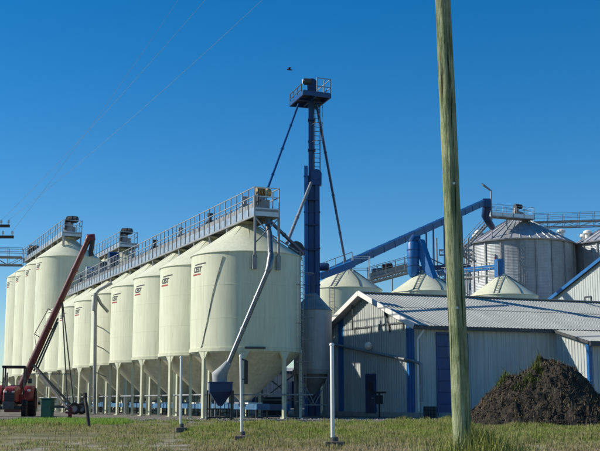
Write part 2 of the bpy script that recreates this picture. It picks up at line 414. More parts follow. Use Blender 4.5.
for k in range(5):
    b = copy_tree(short); b.location = RW((4 + k) * SP, 6.9, 0)
    tag(b, ['rear cream hopper bin mostly hidden behind the fifth bin of the near row', 'rear cream hopper bin mostly hidden behind the sixth bin of the near row', 'rear cream hopper bin mostly hidden behind the seventh bin of the near row', 'rear cream hopper bin mostly hidden behind the eighth bin of the near row', 'rear cream hopper bin hidden just before the rear tall bins'][k], 'grain bin', 'short cream bins of the rear row')

# near bin extras: ladder with cage at its right side, thin dark line down the wall
nb = BINS[0]; WLN = RW(0, 0, 0)
def ladder(name, p0, p1, out, parent, mt='galvdull', w=.42, step=.3, cage=False, top_ext=0, standoff=True):
    p0 = Vector(p0); p1 = Vector(p1); out = Vector(out).normalized(); d = (p1 - p0).normalized(); x = d.cross(out).normalized()
    m = MB()
    for sg in (-1, 1): m.bar(p0 + x * sg * w / 2, p1 + x * sg * w / 2, .055, .03, out)
    n = int((p1 - p0).length / step)
    for k in range(n): q = p0 + d * (step * (k + .5)); m.bar(q - x * w / 2, q + x * w / 2, .032)
    if standoff:
        for k in range(0, n, 7):
            q = p0 + d * (step * (k + 1))
            for sg in (-1, 1): m.bar(q + x * sg * w / 2, q + x * sg * w / 2 - out * .22, .04)
    if cage:
        hoops = []
        for k in range(8, n, 4):
            q = p0 + d * (step * k); ring = [q + x * (math.cos(a) * .36) + out * (.02 + math.sin(a) * .7) for a in np.linspace(0, math.pi, 9)]
            m.tube(ring, .018, 5); hoops.append(ring)
        for j in (2, 4, 6):
            if len(hoops) > 1: m.bar(hoops[0][j], hoops[-1][j], .03, .012)
    return m.build(name, mt, parent)
def attach(o, root):
    """a part made in world space joins a rotated thing"""
    root_m = Matrix.Translation(root.location) @ Matrix.Rotation(root.rotation_euler.z, 4, 'Z')
    o.data.transform(root_m.inverted()); o.parent = root; return o
a_l = R(-26) + PHI + R(0)
pl = Vector((math.cos(a_l), math.sin(a_l), 0)); pl = (Vector((.94, -.34, 0))).normalized()
o = ladder('ladder', WLN + pl * (BR + .22) + UP * .6, WLN + pl * (BR + .22) + UP * 9.0, pl, None, 'galvdull', cage=True, w=.5); attach(o, nb)
o = ladder('roof_ladder', WLN + pl * (BR + .1) + UP * 8.95, WLN + pl * .7 + UP * 10.55, Vector((pl.x * .5, pl.y * .5, .86)), None, 'galvdull', standoff=False); attach(o, nb)
m = MB()
def onbin(px, py, off=.03):
    lo, hi = 50.0, 62.3
    best = None
    for Y in np.linspace(56, 63, 700):
        p = W(px, py, Y)
        if (Vector((p.x, p.y, 0)) - WLN).length <= BR + off: return p
    return W(px, py, 62)
m.tube([onbin(223, 256), onbin(219, 270), onbin(213, 292), onbin(207, 322), onbin(202, 345), onbin(199, 352)], .018, 5); attach(m.build('dark_line', 'darksteel'), nb)  # thin dark tube laid along the wall as a line
m = MB(); aa = [R(-68), R(-52), R(-38)]
c0 = Vector((0, 0, 0))
m.lathe([(BR + .05, RING + .12), (BR + .11, RING + .12), (BR + .11, RING + .24), (BR + .05, RING + .24)], WLN, 6, R(-88), R(-68)); attach(m.build('name_plate', 'darksteel'), nb)

# ================================================================ CATWALKS
def catwalk(name, label, P0, d, L, z, w=1.35, bay=1.3, skirt=.42, rail=1.08, skirt_mt='galv', trough=True, group=None, ends=(True, True), deckdrop=.5, conv='galvdull'):
    d = Vector(d).normalized(); s = Vector((d.y, -d.x, 0)); P0 = Vector((P0[0], P0[1], 0))
    t = thing(name, P0 + UP * z, label, 'catwalk', group)
    def C(a, b, h): return P0 + d * a + s * b + UP * (z + h)
    m = MB()
    m.bar(C(0, 0, -.06), C(L, 0, -.06), w - .06, .06)
    n = max(1, int(round(L / bay))); bay = L / n
    for k in range(n + 1): m.bar(C(k * bay, -w / 2 + .04, -.16), C(k * bay, w / 2 - .04, -.16), .09, .12)
    m.build('deck', 'galvdull', t)
    for sg in (-1, 1):
        m = MB(); m.bar(C(0, sg * (w / 2 + .005), -deckdrop + .04), C(L, sg * (w / 2 + .005), -deckdrop + .04), .09, .10); m.build('side_beam', 'galvdull', t)
        pm = MB(); pm.bar((0, 0, 0), (d.x * (bay - .05), d.y * (bay - .05), 0), .02, skirt); pm = pm.mesh('skirt_panel', skirt_mt)
        po = MB(); po.bar((0, 0, -deckdrop), (0, 0, rail), .05); po = po.mesh('post', 'galvdull')
        for k in range(n + 1):
            share(po, 'post', t, d * (k * bay) + s * (sg * (w / 2 + .03)))
            if k < n: share(pm, 'skirt_panel', t, d * (k * bay + .025) + s * (sg * w / 2) + UP * (-deckdrop + .09 + skirt / 2))
        for h, nm in ((rail, 'handrail'), (rail * .55, 'midrail')):
            m = MB(); m.bar(C(0, sg * (w / 2 + .03), h), C(L, sg * (w / 2 + .03), h), .045); m.build(nm, 'galvdull', t)
    for e, a in zip(ends, (0, L)):
        if e:
            m = MB()
            for h in (rail, rail * .55): m.bar(C(a, -w / 2 - .03, h), C(a, w / 2 + .03, h), .045)
            m.bar(C(a, -w / 2, -.25), C(a, w / 2, -.25), .03, skirt + .02)
            m.build('end_rail', skirt_mt if False else 'galv', t)
    if trough:
        m = MB(); m.bar(C(.5, .1, .30), C(L - .3, .1, .30), .5, .45)
        for k in range(1, n): m.bar(C(k * bay, -.17, .30), C(k * bay, .37, .30), .05, .50)
        m.build('drag_conveyor', conv, t)
    return t, C
ZA = 11.15; AEND = -3.15
catA, CA = catwalk('catwalk', 'long galvanised catwalk along the peaks of the near row of bins', RW(AEND, 0, 0), DR, 8 * SP - .2 - AEND - 3.0, ZA, bay=.97)
# supports of the catwalk: end frame standing on brackets at the first bin's wall, then a post and a brace at each roof
m = MB()
for sg in (-1, 1):
    p = RW(AEND, sg * .68, ZA - .5); q = RW(-2.98, sg * .74, 7.95)
    m.bar(p, RW(AEND, sg * .68, 7.95), .11)
m.bar(RW(AEND, -.68, ZA - .55), RW(AEND, .68, 9.2), .06); m.bar(RW(AEND, .68, ZA - .55), RW(AEND, -.68, 9.2), .06)
m.build('end_frame', 'galvdull', catA)
for sg in (-1, 1):
    m = MB(); m.box(RW(-3.08, sg * .68, 8.2), (.22, .20, .75), PHI); m.build('bracket', 'galvdull', catA)
for k in range(8):
    for aoff in (-1.6, 1.5):
        if k == 0 and aoff < 0: continue
        a = k * SP + aoff; zr = 10.75 - abs(aoff) * (1.95 / BR) - .12
        for sg in (-1, 1):
            m = MB(); m.bar(RW(a, sg * .62, ZA - .5), RW(a, sg * .62, zr - .18), .09); m.bar(RW(a, sg * .62, ZA - .55), RW(a + (-.9 if aoff < 0 else .9), sg * .62, zr - .55), .06); m.build('support', 'galvdull', catA)
for k in range(8):
    c = RW(k * SP + .6, .1, ZA + .52); m = MB(); m.box(c + UP * .12, (.42, .5, .26), PHI); m.bar(c + UP * .25, c + UP * .62, .18); m.tube([c + UP * .62 - DP * .16, c + UP * .62 + DP * .16], .12, 10); m.build('gate_actuator', 'darksteel' if k % 2 else 'grey', catA)
    m = MB(); m.tube([RW(k * SP + .1, .1, ZA - .1), RW(k * SP, 0, 10.6)], .24, 12); m.build('drop_spout', 'galvdull', catA, True)
ZB = 17.1
catB, CB = catwalk('catwalk', 'catwalk on top of the tall bins at far left', RW(8 * SP - 1.3, 0, 0), DR, 4 * SP - 2.0, ZB, w=1.8)
for k in range(4):
    for aoff in (-1.5, 1.5):
        m = MB()
        for sg in (-1, 1): m.bar(RW((8 + k) * SP + aoff, sg * .8, ZB - .5), RW((8 + k) * SP + aoff, sg * .8, 15.0), .1)
        m.build('support', 'galvdull', catB)
m = MB()
for sg in (-1, 1):
    m.bar(RW(8 * SP - 1.25, sg * .85, ZB - .5), RW(8 * SP - 1.25, sg * .85, 13.2), .12)
m.bar(RW(8 * SP - 1.25, -.85, ZB - .5), RW(8 * SP - 1.25, .85, 14.6), .06)
m.build('end_frame', 'galvdull', catB)
catC, CC = catwalk('catwalk', 'rear catwalk showing above the near row catwalk, with a dark drive on its end', RW(9.0 * SP - 2.2, 6.9, 0), DR, 4 * SP - 1.2, ZB, w=1.8)
for k in range(4):
    for aoff in (-1.5, 1.5):
        m = MB()
        for sg in (-1, 1): m.bar(RW((9.0 + k) * SP + aoff, 6.9 + sg * .8, ZB - .5), RW((9.0 + k) * SP + aoff, 6.9 + sg * .8, 15.0), .1)
        m.build('support', 'galvdull', catC)
# bridge to the left from the far end
def truss_bridge(name, label, P0, P1, w, h, bay, mt, rail=1.05, deep=.5):
    P0 = Vector(P0); P1 = Vector(P1); L = (P1 - P0).length; d = (P1 - P0).normalized(); s = Vector((d.y, -d.x, 0)).normalized()
    t = thing(name, P0, label, 'catwalk'); n = max(1, int(round(L / bay))); b = L / n
    m = MB(); m.bar(P0 + UP * -.04, P1 + UP * -.04, w - .05, .06); m.build('deck', mt, t)
    for sg in (-1, 1):
        o = s * (sg * w / 2)
        m = MB(); m.bar(P0 + o, P1 + o, .12, .14); m.build('top_chord', mt, t)
        m = MB(); m.bar(P0 + o - UP * h, P1 + o - UP * h, .12, .14); m.build('bottom_chord', mt, t)
        for k in range(n):
            m = MB(); q = P0 + o + d * (k * b); m.bar(q - UP * (h if k % 2 else 0), q + d * b - UP * (0 if k % 2 else h), .06); m.build('brace', mt, t)
        for k in range(n + 1):
            m = MB(); q = P0 + o + d * (k * b); m.bar(q - UP * h, q + UP * rail, .055); m.build('post', mt, t)
        for hh, nm in ((rail, 'handrail'), (rail * .55, 'midrail')):
            m = MB(); m.bar(P0 + o + UP * hh, P1 + o + UP * hh, .045); m.build(nm, mt, t)
    return t
pB = RW(12 * SP - 3.4, -1, ZB + .1); truss_bridge('catwalk', 'brownish truss walkway leaving the far bins toward the left edge', pB, pB + Vector((-9.5, -1.2, 0)), 1.3, .9, 1.6, 'galvdull')

# ---- drives and machines on the catwalks
def drive(px, py, p, label, dome='darksteel', sz=1.0, rot=0, stand=True):
    t = thing('conveyor_drive', p, label, 'motor drive'); p = Vector(p); k = sz
    ax = Vector((math.cos(rot), math.sin(rot), 0)); ay = Vector((-ax.y, ax.x, 0))
    m = MB(); m.box(p + UP * .22 * k, (.75 * k, .6 * k, .44 * k), rot); m.build('gearbox', 'galvdull', t, bevel=.02)
    m = MB(); m.box(p + UP * .62 * k + ax * .05, (.5 * k, .45 * k, .36 * k), rot); m.build('housing', 'grey', t, bevel=.02)
    c = p + UP * 1.0 * k - ax * .05 * k
    m = MB()
    prof = [(0.0, -.42), (.2, -.42), (.27, -.34), (.27, .3), (.2, .4), (0, .44)]
    pts = [c + ax * (z * k) for r, z in prof]; m.tube(pts, [max(.01, r * k) for r, z in prof], 14)
    for j in range(6): m.tube([c + ax * ((-.26 + j * .09) * k), c + ax * ((-.22 + j * .09) * k)], .30 * k, 14)
    m.build('motor', dome, t, True)
    m = MB(); m.tube([c + ax * (-.62 * k), c + ax * (-.40 * k)], [.24 * k, .29 * k], 14); m.build('fan_cover', 'gold' if dome == 'gold' else 'darksteel', t, True)
    m = MB(); m.bar(p + ax * .2 * k + ay * .32 * k + UP * .2 * k, p + ax * .2 * k + ay * .32 * k + UP * 1.0 * k, .3 * k, .08 * k); m.build('belt_guard', 'darksteel', t)
    return t
drive(0, 0, CA(.8, -.15, 0.0), 'brass coloured motor drive on the near end platform of the long catwalk', 'gold', .95, R(200))
drive(0, 0, CB(.9, -.1, 0), 'dark motor drive topping the catwalk of the tall bins at far left', 'darksteel', 1.25, R(160))
drive(0, 0, CC(1.0, -.2, 0), 'dark motor drive topping the end of the rear catwalk', 'darksteel', 1.25, R(160))
drive(0, 0, CB(4 * SP - 2.2, 0, 0), 'small motor drive at the distant end of the tall bins catwalk', 'darksteel', 1.2, R(160))
# dark hooded inlet and two slide boxes standing on the near catwalk
def hood(px, py, Y, label, w, h, mt):
    a = solve_px(px, lambda u: RW(u, .2, ZA), 0, 55); p = RW(a, .2, ZA + .5)
    t = thing('inlet_hood', p, label, 'inlet hood'); m = MB(); m.box(p + UP * h * .3, (w, w, h * .6), PHI); m.build('box', 'galvdull', t, bevel=.02)
    m = MB(); m.tube([p + UP * h * .6 + DP * (-w * .5), p + UP * h * .6 + DP * (w * .5)], w * .52, 16); m.build('rounded_cover', mt, t, True)
    return t
hood(113, 245, 0, 'dark rounded inlet hood on the near catwalk below the rear motor', .85, 1.7, 'navy')
hood(103, 255, 0, 'square dark inlet box left of the rounded hood on the catwalk', .7, 1.2, 'darksteel')
hood(90, 262, 0, 'pale inlet box near the far end of the near catwalk', .8, 1.3, 'galv')
# ================================================================ SPOUT AND BLUE HOPPER AT THE NEAR BIN
p_top = CA(.35, .2, -.5)
e1 = W(270.5, 258, 57.6); e2 = W(269, 268, 57.4); e3 = W(226.5, 368, 57.0)
t = thing('grain_spout', e3, 'galvanised spout slanting down across the shaded face of the nearest bin', 'spout')
m = MB(); m.tube([p_top, p_top + Vector((0, -.1, -.45)), (p_top + e1) / 2 + Vector((.02, 0, .1)), e1], .15, 14); m.build('upper_pipe', 'spoutsteel', t, True)
m = MB(); m.tube([e1 + (e1 - e2) * .4, e1, e2, e2 + (e3 - e2) * .04], [.16, .18, .18, .15], 14); m.build('elbow', 'spoutsteel', t, True)
m = MB(); m.tube([e2 + (e3 - e2) * .02, e3], .125, 14); m.build('lower_pipe', 'spoutsteel', t, True)
for f in (.3, .62, .97):
    m = MB(); d = (e3 - e2).normalized(); q = e2 + (e3 - e2) * f; m.tube([q - d * .05, q + d * .05], .15, 14); m.build('clamp_ring', 'galvdull', t)
hb = W(220, 417.0, 57.2); hb.z = gz(hb.y)
t = thing('loading_hopper', hb, 'dark blue steel loading hopper on a black stand under the spout', 'hopper')
zt = ZP(382, 57.2); zm = ZP(392, 57.2); zb = ZP(406, 57.2); wv = .57
def frus(c, levels, rz):
    m = MB(); ax = Vector((math.cos(rz), math.sin(rz), 0)); ay = Vector((-ax.y, ax.x, 0))
    for (w, d_, z) in levels:
        for a, b in ((-1, -1), (1, -1), (1, 1), (-1, 1)): m.v.append(tuple(Vector((c.x, c.y, 0)) + ax * (a * w) + ay * (b * d_) + UP * z))
    for k in range(len(levels) - 1):
        for j in range(4): m.f.append((k * 4 + j, k * 4 + (j + 1) % 4, k * 4 + 4 + (j + 1) % 4, k * 4 + 4 + j))
    m.f.append(tuple(range(3, -1, -1))); n = len(levels) * 4; m.f.append((n - 4, n - 3, n - 2, n - 1)); return m
frus(hb, [(.1, .1, zb), (wv, wv, zm), (wv, wv, zt)], R(8)).build('bin_body', 'navy', t, bevel=.015)
frus(hb, [(wv + .03, wv + .03, zt - .06), (wv + .03, wv + .03, zt)], R(8)).build('rim', 'navy', t)
for a, b in ((-1, -1), (1, -1), (1, 1), (-1, 1)):
    m = MB(); q = hb + Vector((a * (wv + .03), b * (wv + .03), 0)); q.z = gz(q.y); m.bar(q, Vector((q.x, q.y, zm + .08)), .07); m.build('leg', 'plastic', t)
m = MB()
for z in (.12, .55):
    for b in (-1, 1): m.bar(hb + Vector((-wv, b * (wv + .03), z)), hb + Vector((wv, b * (wv + .03), z)), .055)
    for a in (-1, 1): m.bar(hb + Vector((a * (wv + .03), -wv, z)), hb + Vector((a * (wv + .03), wv, z)), .055)
m.build('tie_bars', 'plastic', t)
s0 = e3 + (e2 - e3).normalized() * .3
m = MB(); m.tube([s0, e3 + Vector((-.12, 0, -.05)), Vector((hb.x - .05, hb.y, zt + .35)), Vector((hb.x - .02, hb.y, zt - .15))], [.17, .25, .40, .36], 14)
tag(m.build('spout_sock', 'clear', None, True), 'grey fabric sock hanging from the spout end into the blue hopper', 'fabric sock')

# galvanised downspout with forked top in front of the mid row bins
q0 = W(95.5, 408, 68.0); q0.z = gz(q0.y)
t = thing('grain_spout', q0, 'upright galvanised downpipe with forked top in front of the mid row bins', 'spout')
D = 82.0
g0 = W(94.5, 408, D); g0.z = 0; g1 = W(95.5, 303, D)
m = MB(); m.tube([g0, g1], .125, 12); m.build('downpipe', 'galvdull', t, True)
m = MB(); m.tube([W(94.5, 311, D), W(95, 303, D)], [.19, .19], 12); m.tube([W(95, 303, D), W(95.5, 293, D)], [.19, .13], 12); m.build('fork_box', 'galvdull', t, True)
m = MB(); m.tube([W(95.5, 294, D), W(99, 290, D), W(112, 283, D + .2)], .12, 10); m.build('feed_pipe', 'galvdull', t, True)
m = MB(); m.tube([W(97, 296, D), W(101, 304, D + .2), W(108, 312, D + .5)], .11, 10); m.build('branch_pipe', 'galvdull', t, True)
for py in (345, 325, 372):
    m = MB(); m.bar(W(95, py, D), W(106, py + 5, D + 1.2), .06); m.build('stay', 'galvdull', t)
# conveyor, pipe rail along the row under the hoppers
t = thing('belt_conveyor', RW(-2, .6, 0), 'long pale blue conveyor running under the hoppers of the near row', 'conveyor')
m = MB(); m.bar(RW(-2.2, .2, .62), RW(50, .2, .62), .75, .30); m.build('trough', 'lightblue', t)
for k in range(18):
    m = MB(); a = -2 + k * 3.0
    for b in (-.1, .5): m.bar(RW(a, b, 0), RW(a, b, .5), .07)
    m.bar(RW(a, -.12, .25), RW(a, .52, .25), .05); m.build('stand', 'darksteel', t)
for k in range(17):
    m = MB(); m.box(RW(-.5 + k * 3.1, .2, .80), (.8, 1.0, .08), PHI); m.build('lid_plate', 'lightblue' if k % 3 else 'white', t)
t = thing('belt_conveyor', RW(-2, 5, 0), 'lower blue grain conveyor behind the near row of hoppers', 'conveyor')
m = MB(); m.bar(RW(3, 3.6, .55), RW(45, 3.6, .55), .6, .35); m.build('trough', 'blue2', t)
for k in range(12):
    m = MB(); a = 3.5 + k * 3.6; m.bar(RW(a, 3.3, 0), RW(a, 3.3, .4), .08); m.bar(RW(a, 3.9, 0), RW(a, 3.9, .4), .08); m.build('stand', 'darksteel', t)
t = thing('pipe_rail', RW(-2, -3.2, 0), 'grey horizontal pipe rail along the front legs of the near row', 'pipe rail')
m = MB(); m.tube([RW(-3.0, -2.62, 1.25), RW(50, -2.62, 1.25)], .045, 8); m.tube([RW(-3.0, -2.62, 1.25), RW(-3.3, 2.6, 1.25)], .045, 8); m.build('rail', 'galvdull', t)
for k in range(9):
    m = MB(); m.tube([RW(-2.6 + k * SP, -2.62, 0), RW(-2.6 + k * SP, -2.62, 1.25)], .04, 8); m.build('post', 'galvdull', t)

# ================================================================ ELEVATOR TOWER
TY = 73.0
TB = W(312, 401.5, TY); TB.z = 0
tz = lambda py: ZP(py, TY)
def TX(px, py): return W(px, py, TY)
t = thing('elevator_tower', TB, 'tall dark blue bucket elevator tower with a platform at its head', 'elevator tower')
ppm = F / TY
def leg_case(px0, px1, py_top, dep, w2, mt, nm, py_bot=None):
    w = (px1 - px0) / ppm; c = TX((px0 + px1) / 2, 260); m = MB()
    zt_ = tz(py_top); m.box((c.x, TY + dep, zt_ / 2), (w, w2, zt_)); o = m.build(nm, mt, t)
    z = 1.2; m = MB(); m.box((0, 0, 0), (w + .07, w2 + .07, .07)); fm = m.mesh('flange_ring', mt)
    while z < zt_ - .3: share(fm, 'flange_ring', o, Vector((c.x, TY + dep, z)) - wl(t)); z += 2.4
    return o
leg_case(304.2, 308.0, 166, 0, .30, 'blue2', 'lift_trunk')
leg_case(308.6, 314.0, 84, .25, .42, 'blue', 'main_leg_casing')
leg_case(315.3, 319.9, 178, .05, .36, 'blue', 'side_leg_casing')
leg_case(314.0, 315.2, 178, .3, .30, 'blue2', 'return_casing')
for x0_, x1_ in ((307.7, 308.9), (313.7, 315.6)):
    c = TX((x0_ + x1_) / 2, 260); zt_ = tz(176); m = MB(); m.box((c.x, TY + .42, zt_ / 2), ((x1_ - x0_) / ppm, .12, zt_)); m.build('web_plate', 'navy', t)
# rounded head of the side leg
c = TX(316.2, 178); m = MB(); m.tube([(c.x, TY - .25, c.z + .2), (c.x, TY + .35, c.z + .2)], .36, 18); m.box((c.x, TY + .05, c.z - .15), (.70, .56, .7)); m.build('side_leg_head', 'blue', t, True)
# main head
c = TX(312, 84); m = MB(); m.tube([(c.x, TY - .03, c.z + .05), (c.x, TY + .53, c.z + .05)], .34, 18); m.box((c.x, TY + .25, c.z - .4), (.62, .50, .95)); m.build('leg_head', 'navy', t, True)
m = MB(); cc = TX(306.3, 81.5); m.tube([cc + Vector((.35, 0, 0)), cc + Vector((-.15, 0, 0))], [.2, .24], 14); m.tube([cc + Vector((-.15, 0, 0)), cc + Vector((-.24, 0, 0))], [.18, .12], 14); m.build('head_motor', 'darksteel', t, True)
m = MB(); m.tube([cc + Vector((-.24, 0, 0)), cc + Vector((-.28, 0, 0))], [.16, .1], 14); m.build('motor_cover', 'white', t, True)
# platform (a deck at 45 degrees seen from below, open frame rail on the right)
zp = tz(99.5)
pf = [TX(289.7, 105), TX(305.5, 95), TX(330.5, 97), TX(316.5, 106)]
y_of = [TY - 1.7, TY + 1.5, TY + 1.3, TY - 1.9]
pc = [Vector((W(px, 100, yy).x, yy, zp)) for (px, yy) in ((290.0, TY + 1.25), (303.5, TY - 1.75), (330.5, TY - .9), (316.5, TY + 1.9))]
m = MB()
for a in range(4): m.bar(pc[a], pc[(a + 1) % 4], .10, .28)
m.bar((pc[0] + pc[1]) / 2, (pc[2] + pc[3]) / 2, .10, .2); m.bar((pc[0] + pc[3]) / 2, (pc[1] + pc[2]) / 2, .10, .2)
m.build('platform_frame', 'blue', t)
m = MB(); i0 = len(m.v)
m.v += [tuple(q + UP * .15) for q in pc] + [tuple(q + UP * .19) for q in pc]; m.f += [(3, 2, 1, 0), (4, 5, 6, 7)] + [(k, (k + 1) % 4, 4 + (k + 1) % 4, 4 + k) for k in range(4)]
m.build('platform_deck', 'darksteel', t)
m = MB()
def railseg(a, b, n, h=1.15):
    for k in range(n + 1): q = a.lerp(b, k / n); m.bar(q, q + UP * h, .05)
    for hh in (h, h * .5): m.bar(a + UP * hh, b + UP * hh, .045)
railseg(pc[1].lerp(pc[2], .5), pc[2], 2, 1.12); railseg(pc[2], pc[3], 2, 1.12)
m.build('platform_rail', 'galvdull', t)
m = MB(); railseg(pc[0], pc[1].lerp(pc[0], .15), 3, .7); m.build('platform_rail', 'darksteel', t)
# ladder with cage on the right of the upper leg
pxl = TX(316.3, 150); lx = pxl.x
ladder('ladder', (lx + .05, TY, tz(178)), (lx + .05, TY, zp + .2), (.25, -1, 0), t, 'darksteel', cage=True, w=.4)
for py in (120, 150, 200, 225, 250):
    m = MB(); q = TX(312, py); m.box((q.x - .02, TY + .1, q.z), ((319 - 304 if py > 178 else 8) / ppm, .62, .09)); m.build('tie_collar', 'navy', t)
# spouts leaving the tower
def spout(name, label, pts, r, mt, rings=(.25, .5, .75)):
    pts = [Vector(p) for p in pts]; tt = thing(name, pts[-1], label, 'spout'); m = MB(); m.tube(pts, r, 12); m.build('pipe', mt, tt, True)
    for f in rings:
        a, b = pts[0], pts[-1]; q = a.lerp(b, f) if len(pts) == 2 else pts[0].lerp(pts[-1], f); d = (b - a).normalized()
        if len(pts) == 2: m = MB(); m.tube([q - d * .05, q + d * .05], r + .022, 12); m.build('flange', mt, tt)
    return tt
spout('grain_spout', 'long dark spout from the tower head down to the near catwalk end', [W(298.5, 104, TY - .5), CA(1.6, .35, .55)], .068, 'blue')
ROW2Z = lambda px: 0
spout('grain_spout', 'long dark spout from the tower head down to the cream cone roof right', [W(316.5, 104, TY - .3), W(346, 266, 95.2)], .098, 'blue')
spout('grain_spout', 'pale slanting spout from the side leg to the nearest bin roof', [W(311, 183, TY - .4), W(287, 243, 66.0)], .10, 'galvdull', (.3, .6, .95))
spout('grain_spout', 'dark inclined pipe between the near platform and the tower foot', [CA(.9, .5, -.55), W(304, 254, 66.5)], .10, 'navy', (.4, .98))
# fan disc behind the near bin roof
c = W(296, 245, 67.5); t = thing('blower', (c.x, c.y, 0), 'round grey blower housing behind the nearest bin roof', 'blower')
m = MB(); m.tube([(c.x, c.y - .25, c.z - .3), (c.x, c.y + .25, c.z - .3)], .50, 24); m.build('scroll', 'darksteel', t, True)
m = MB(); m.tube([(c.x, c.y, c.z - .9), (c.x, c.y, 0)], .12, 8); m.build('stand_pipe', 'galvdull', t)

# ================================================================ SMALL GALVANISED SURGE BIN
SY = 67.5; SBc = W(313, 401.5, SY); r_ = 1.13
t = thing('surge_bin', (SBc.x, SBc.y, 0), 'slim galvanised bin on legs between the nearest cream bin and the shed', 'grain bin')
ze, zk, zl = ZP(311, SY), ZP(293, SY), ZP(370, SY)
m = MB(); prof = []
n = int((ze - zl) / .1)
for k in range(n + 1): prof.append((r_ + (.012 if k % 2 else -.004), zl + (ze - zl) * k / n))
m.lathe(prof, (SBc.x, SBc.y, 0), 40); m.build('wall', 'steelpanel', t, True)
m = MB(); m.lathe([(r_ + .06, ze), (.2, zk), (0, zk)], (SBc.x, SBc.y, 0), 32); m.build('roof', 'galvdull', t, True)
m = MB(); m.lathe([(r_, zl), (.2, 1.3)], (SBc.x, SBc.y, 0), 24); m.build('hopper', 'galvdull', t, True)
m = MB(); m.lathe([(r_ + .02, zl + .02), (r_ + .08, zl + .02), (r_ + .08, zl - .25), (r_ - .05, zl - .25)], (SBc.x, SBc.y, 0), 32); m.build('ring_beam', 'galvdull', t, True)
for k in range(4):
    a0 = PHI + k * math.pi / 2 + .5; a1 = a0 + math.pi / 2
    p = SBc + Vector((math.cos(a0), math.sin(a0), 0)) * (r_ + .02); q = SBc + Vector((math.cos(a1), math.sin(a1), 0)) * (r_ + .02); p.z = q.z = 0
    m = MB(); m.bar(p, p + UP * (zl - .2), .13); m.build('leg', 'galvdull', t)
    m = MB(); m.bar(p + UP * .7, q + UP * .7, .07); m.bar(p + UP * 2.3, q + UP * 2.3, .07); m.bar(p + UP * 2.3, (p + q) / 2 + UP * .7, .05); m.bar(q + UP * 2.3, (p + q) / 2 + UP * .7, .05); m.build('brace', 'galvdull', t)
ladder('ladder', W(302.5, 398, SY - 1.6), W(302.5, 312, SY - 1.6), (-.2, -1, 0), t, 'galvdull', standoff=False)
# steel lattice left of the surge bin (machinery stand behind the nearest bin)
t = thing('machine_stand', W(275, 401.5, 74) * 1, 'grey steel machine stand with cross bracing behind the nearest bin legs', 'stand')
WL[t.name] = Vector(t.location); 
def S(px, py, Y): return W(px, py, Y)
for k, (a, b) in enumerate(((262, 76), (296, 76), (262, 79), (296, 79))):
    q = W(a, 401.5, b); q.z = 0; m = MB(); m.bar(q, q + UP * 2.9, .12); m.build('leg', 'galvdull', t)
for b in (76, 79):
    m = MB(); p = W(262, 401.5, b); q = W(296, 401.5, b); p.z = q.z = 0
    m.bar(p + UP * 2.85, q + UP * 2.85, .12); m.bar(p + UP * 1, q + UP * 1, .09); m.bar(p + UP * 2.8, q + UP * 1, .06); m.bar(q + UP * 2.8, p + UP * 1, .06)
    m.build('bracing', 'galvdull', t)
m = MB(); q = W(270, 401.5, 77.5); q.z = 0; m.box(q + UP * .6, (1.6, 1.2, 1.2), PHI); m.build('dark_machine', 'darksteel', t, bevel=.05)

# ================================================================ MAIN METAL SHED
HE = ZP(325.5, 63.2) ; TM = solve_px(366.5, lambda u: BW(0, u, 7.5), 0, 20)
HK = ZP(295, BW(0, TM, 0).y); WB = 2 * TM; LB = 27.0
S_EXT = solve_px(553.5, lambda u: BW(u, 0, HE), 0, 40)
shed = thing('metal_shed', BW(0, 0, 0), 'white ribbed metal shed with blue doors and grey sheet roof', 'building')
def hgable(t_): return HE + (HK - HE) * (1 - abs(t_ - TM) / TM)
def ribbed(name, p0, d, L, nrm, z0, ztop, mt, parent, pitch=.30, dep=.032, skip=()):
    """vertical ribbed sheet; ztop is a number or function of distance"""
    m = MB(); n = int(round(L / pitch)); pitch = L / n; zt_ = ztop if callable(ztop) else (lambda u: ztop)
    us = []
    for k in range(n):
        u = k * pitch; us += [(u, 0), (u + pitch * .62, 0), (u + pitch * .72, dep), (u + pitch * .90, dep)]
    us.append((L, 0))
    for u, o in us:
        p = p0 + d * u + nrm * o; m.v.append((p.x, p.y, z0)); m.v.append((p.x, p.y, zt_(u)))
    for k in range(len(us) - 1): i = 2 * k; m.f.append((i, i + 2, i + 3, i + 1))
    return m.build(name, mt, parent)
def clad(name, p0, d, L, nrm, z0, ztop, mt, parent, sheet=1.2, **kw):
    """sheets of cladding, each its own piece"""
    n = max(1, int(round(L / sheet))); w = L / n; zt_ = ztop if callable(ztop) else (lambda u: ztop)
    for k in range(n):
        ribbed(name, p0 + d * (k * w) + nrm * (.004 * (k % 2)), d, w, nrm, z0, (lambda u, k=k: zt_(k * w + u)), mt, parent, **kw)
# gable wall: pieces between stripes
def tpx(px, z=4): return solve_px(px, lambda u: BW(0, u, z), -1, 30)
t_s0, t_s1 = tpx(414.6), tpx(406.4); t_l0, t_l1 = tpx(344), tpx(338.5)
segs = [(0, t_s0, 'wall', 'wall_sheet'), (t_s0, t_s1, 'blue2', 'blue_stripe'), (t_s1, t_l0, 'wall', 'wall_sheet'), (t_l0, t_l1, 'blue2', 'blue_stripe'), (t_l1, WB, 'wall', 'wall_sheet')]
for a, b, mt, nm in segs: clad(nm, BW(0, a, 0), DR, b - a, -DP, .25, (lambda u, a=a: hgable(a + u) - .02), mt, shed, sheet=1.25)
m = MB(); m.bar(BW(-.02, 0, .14), BW(-.02, WB, .14), .12, .28); m.build('foundation', 'concrete', shed)
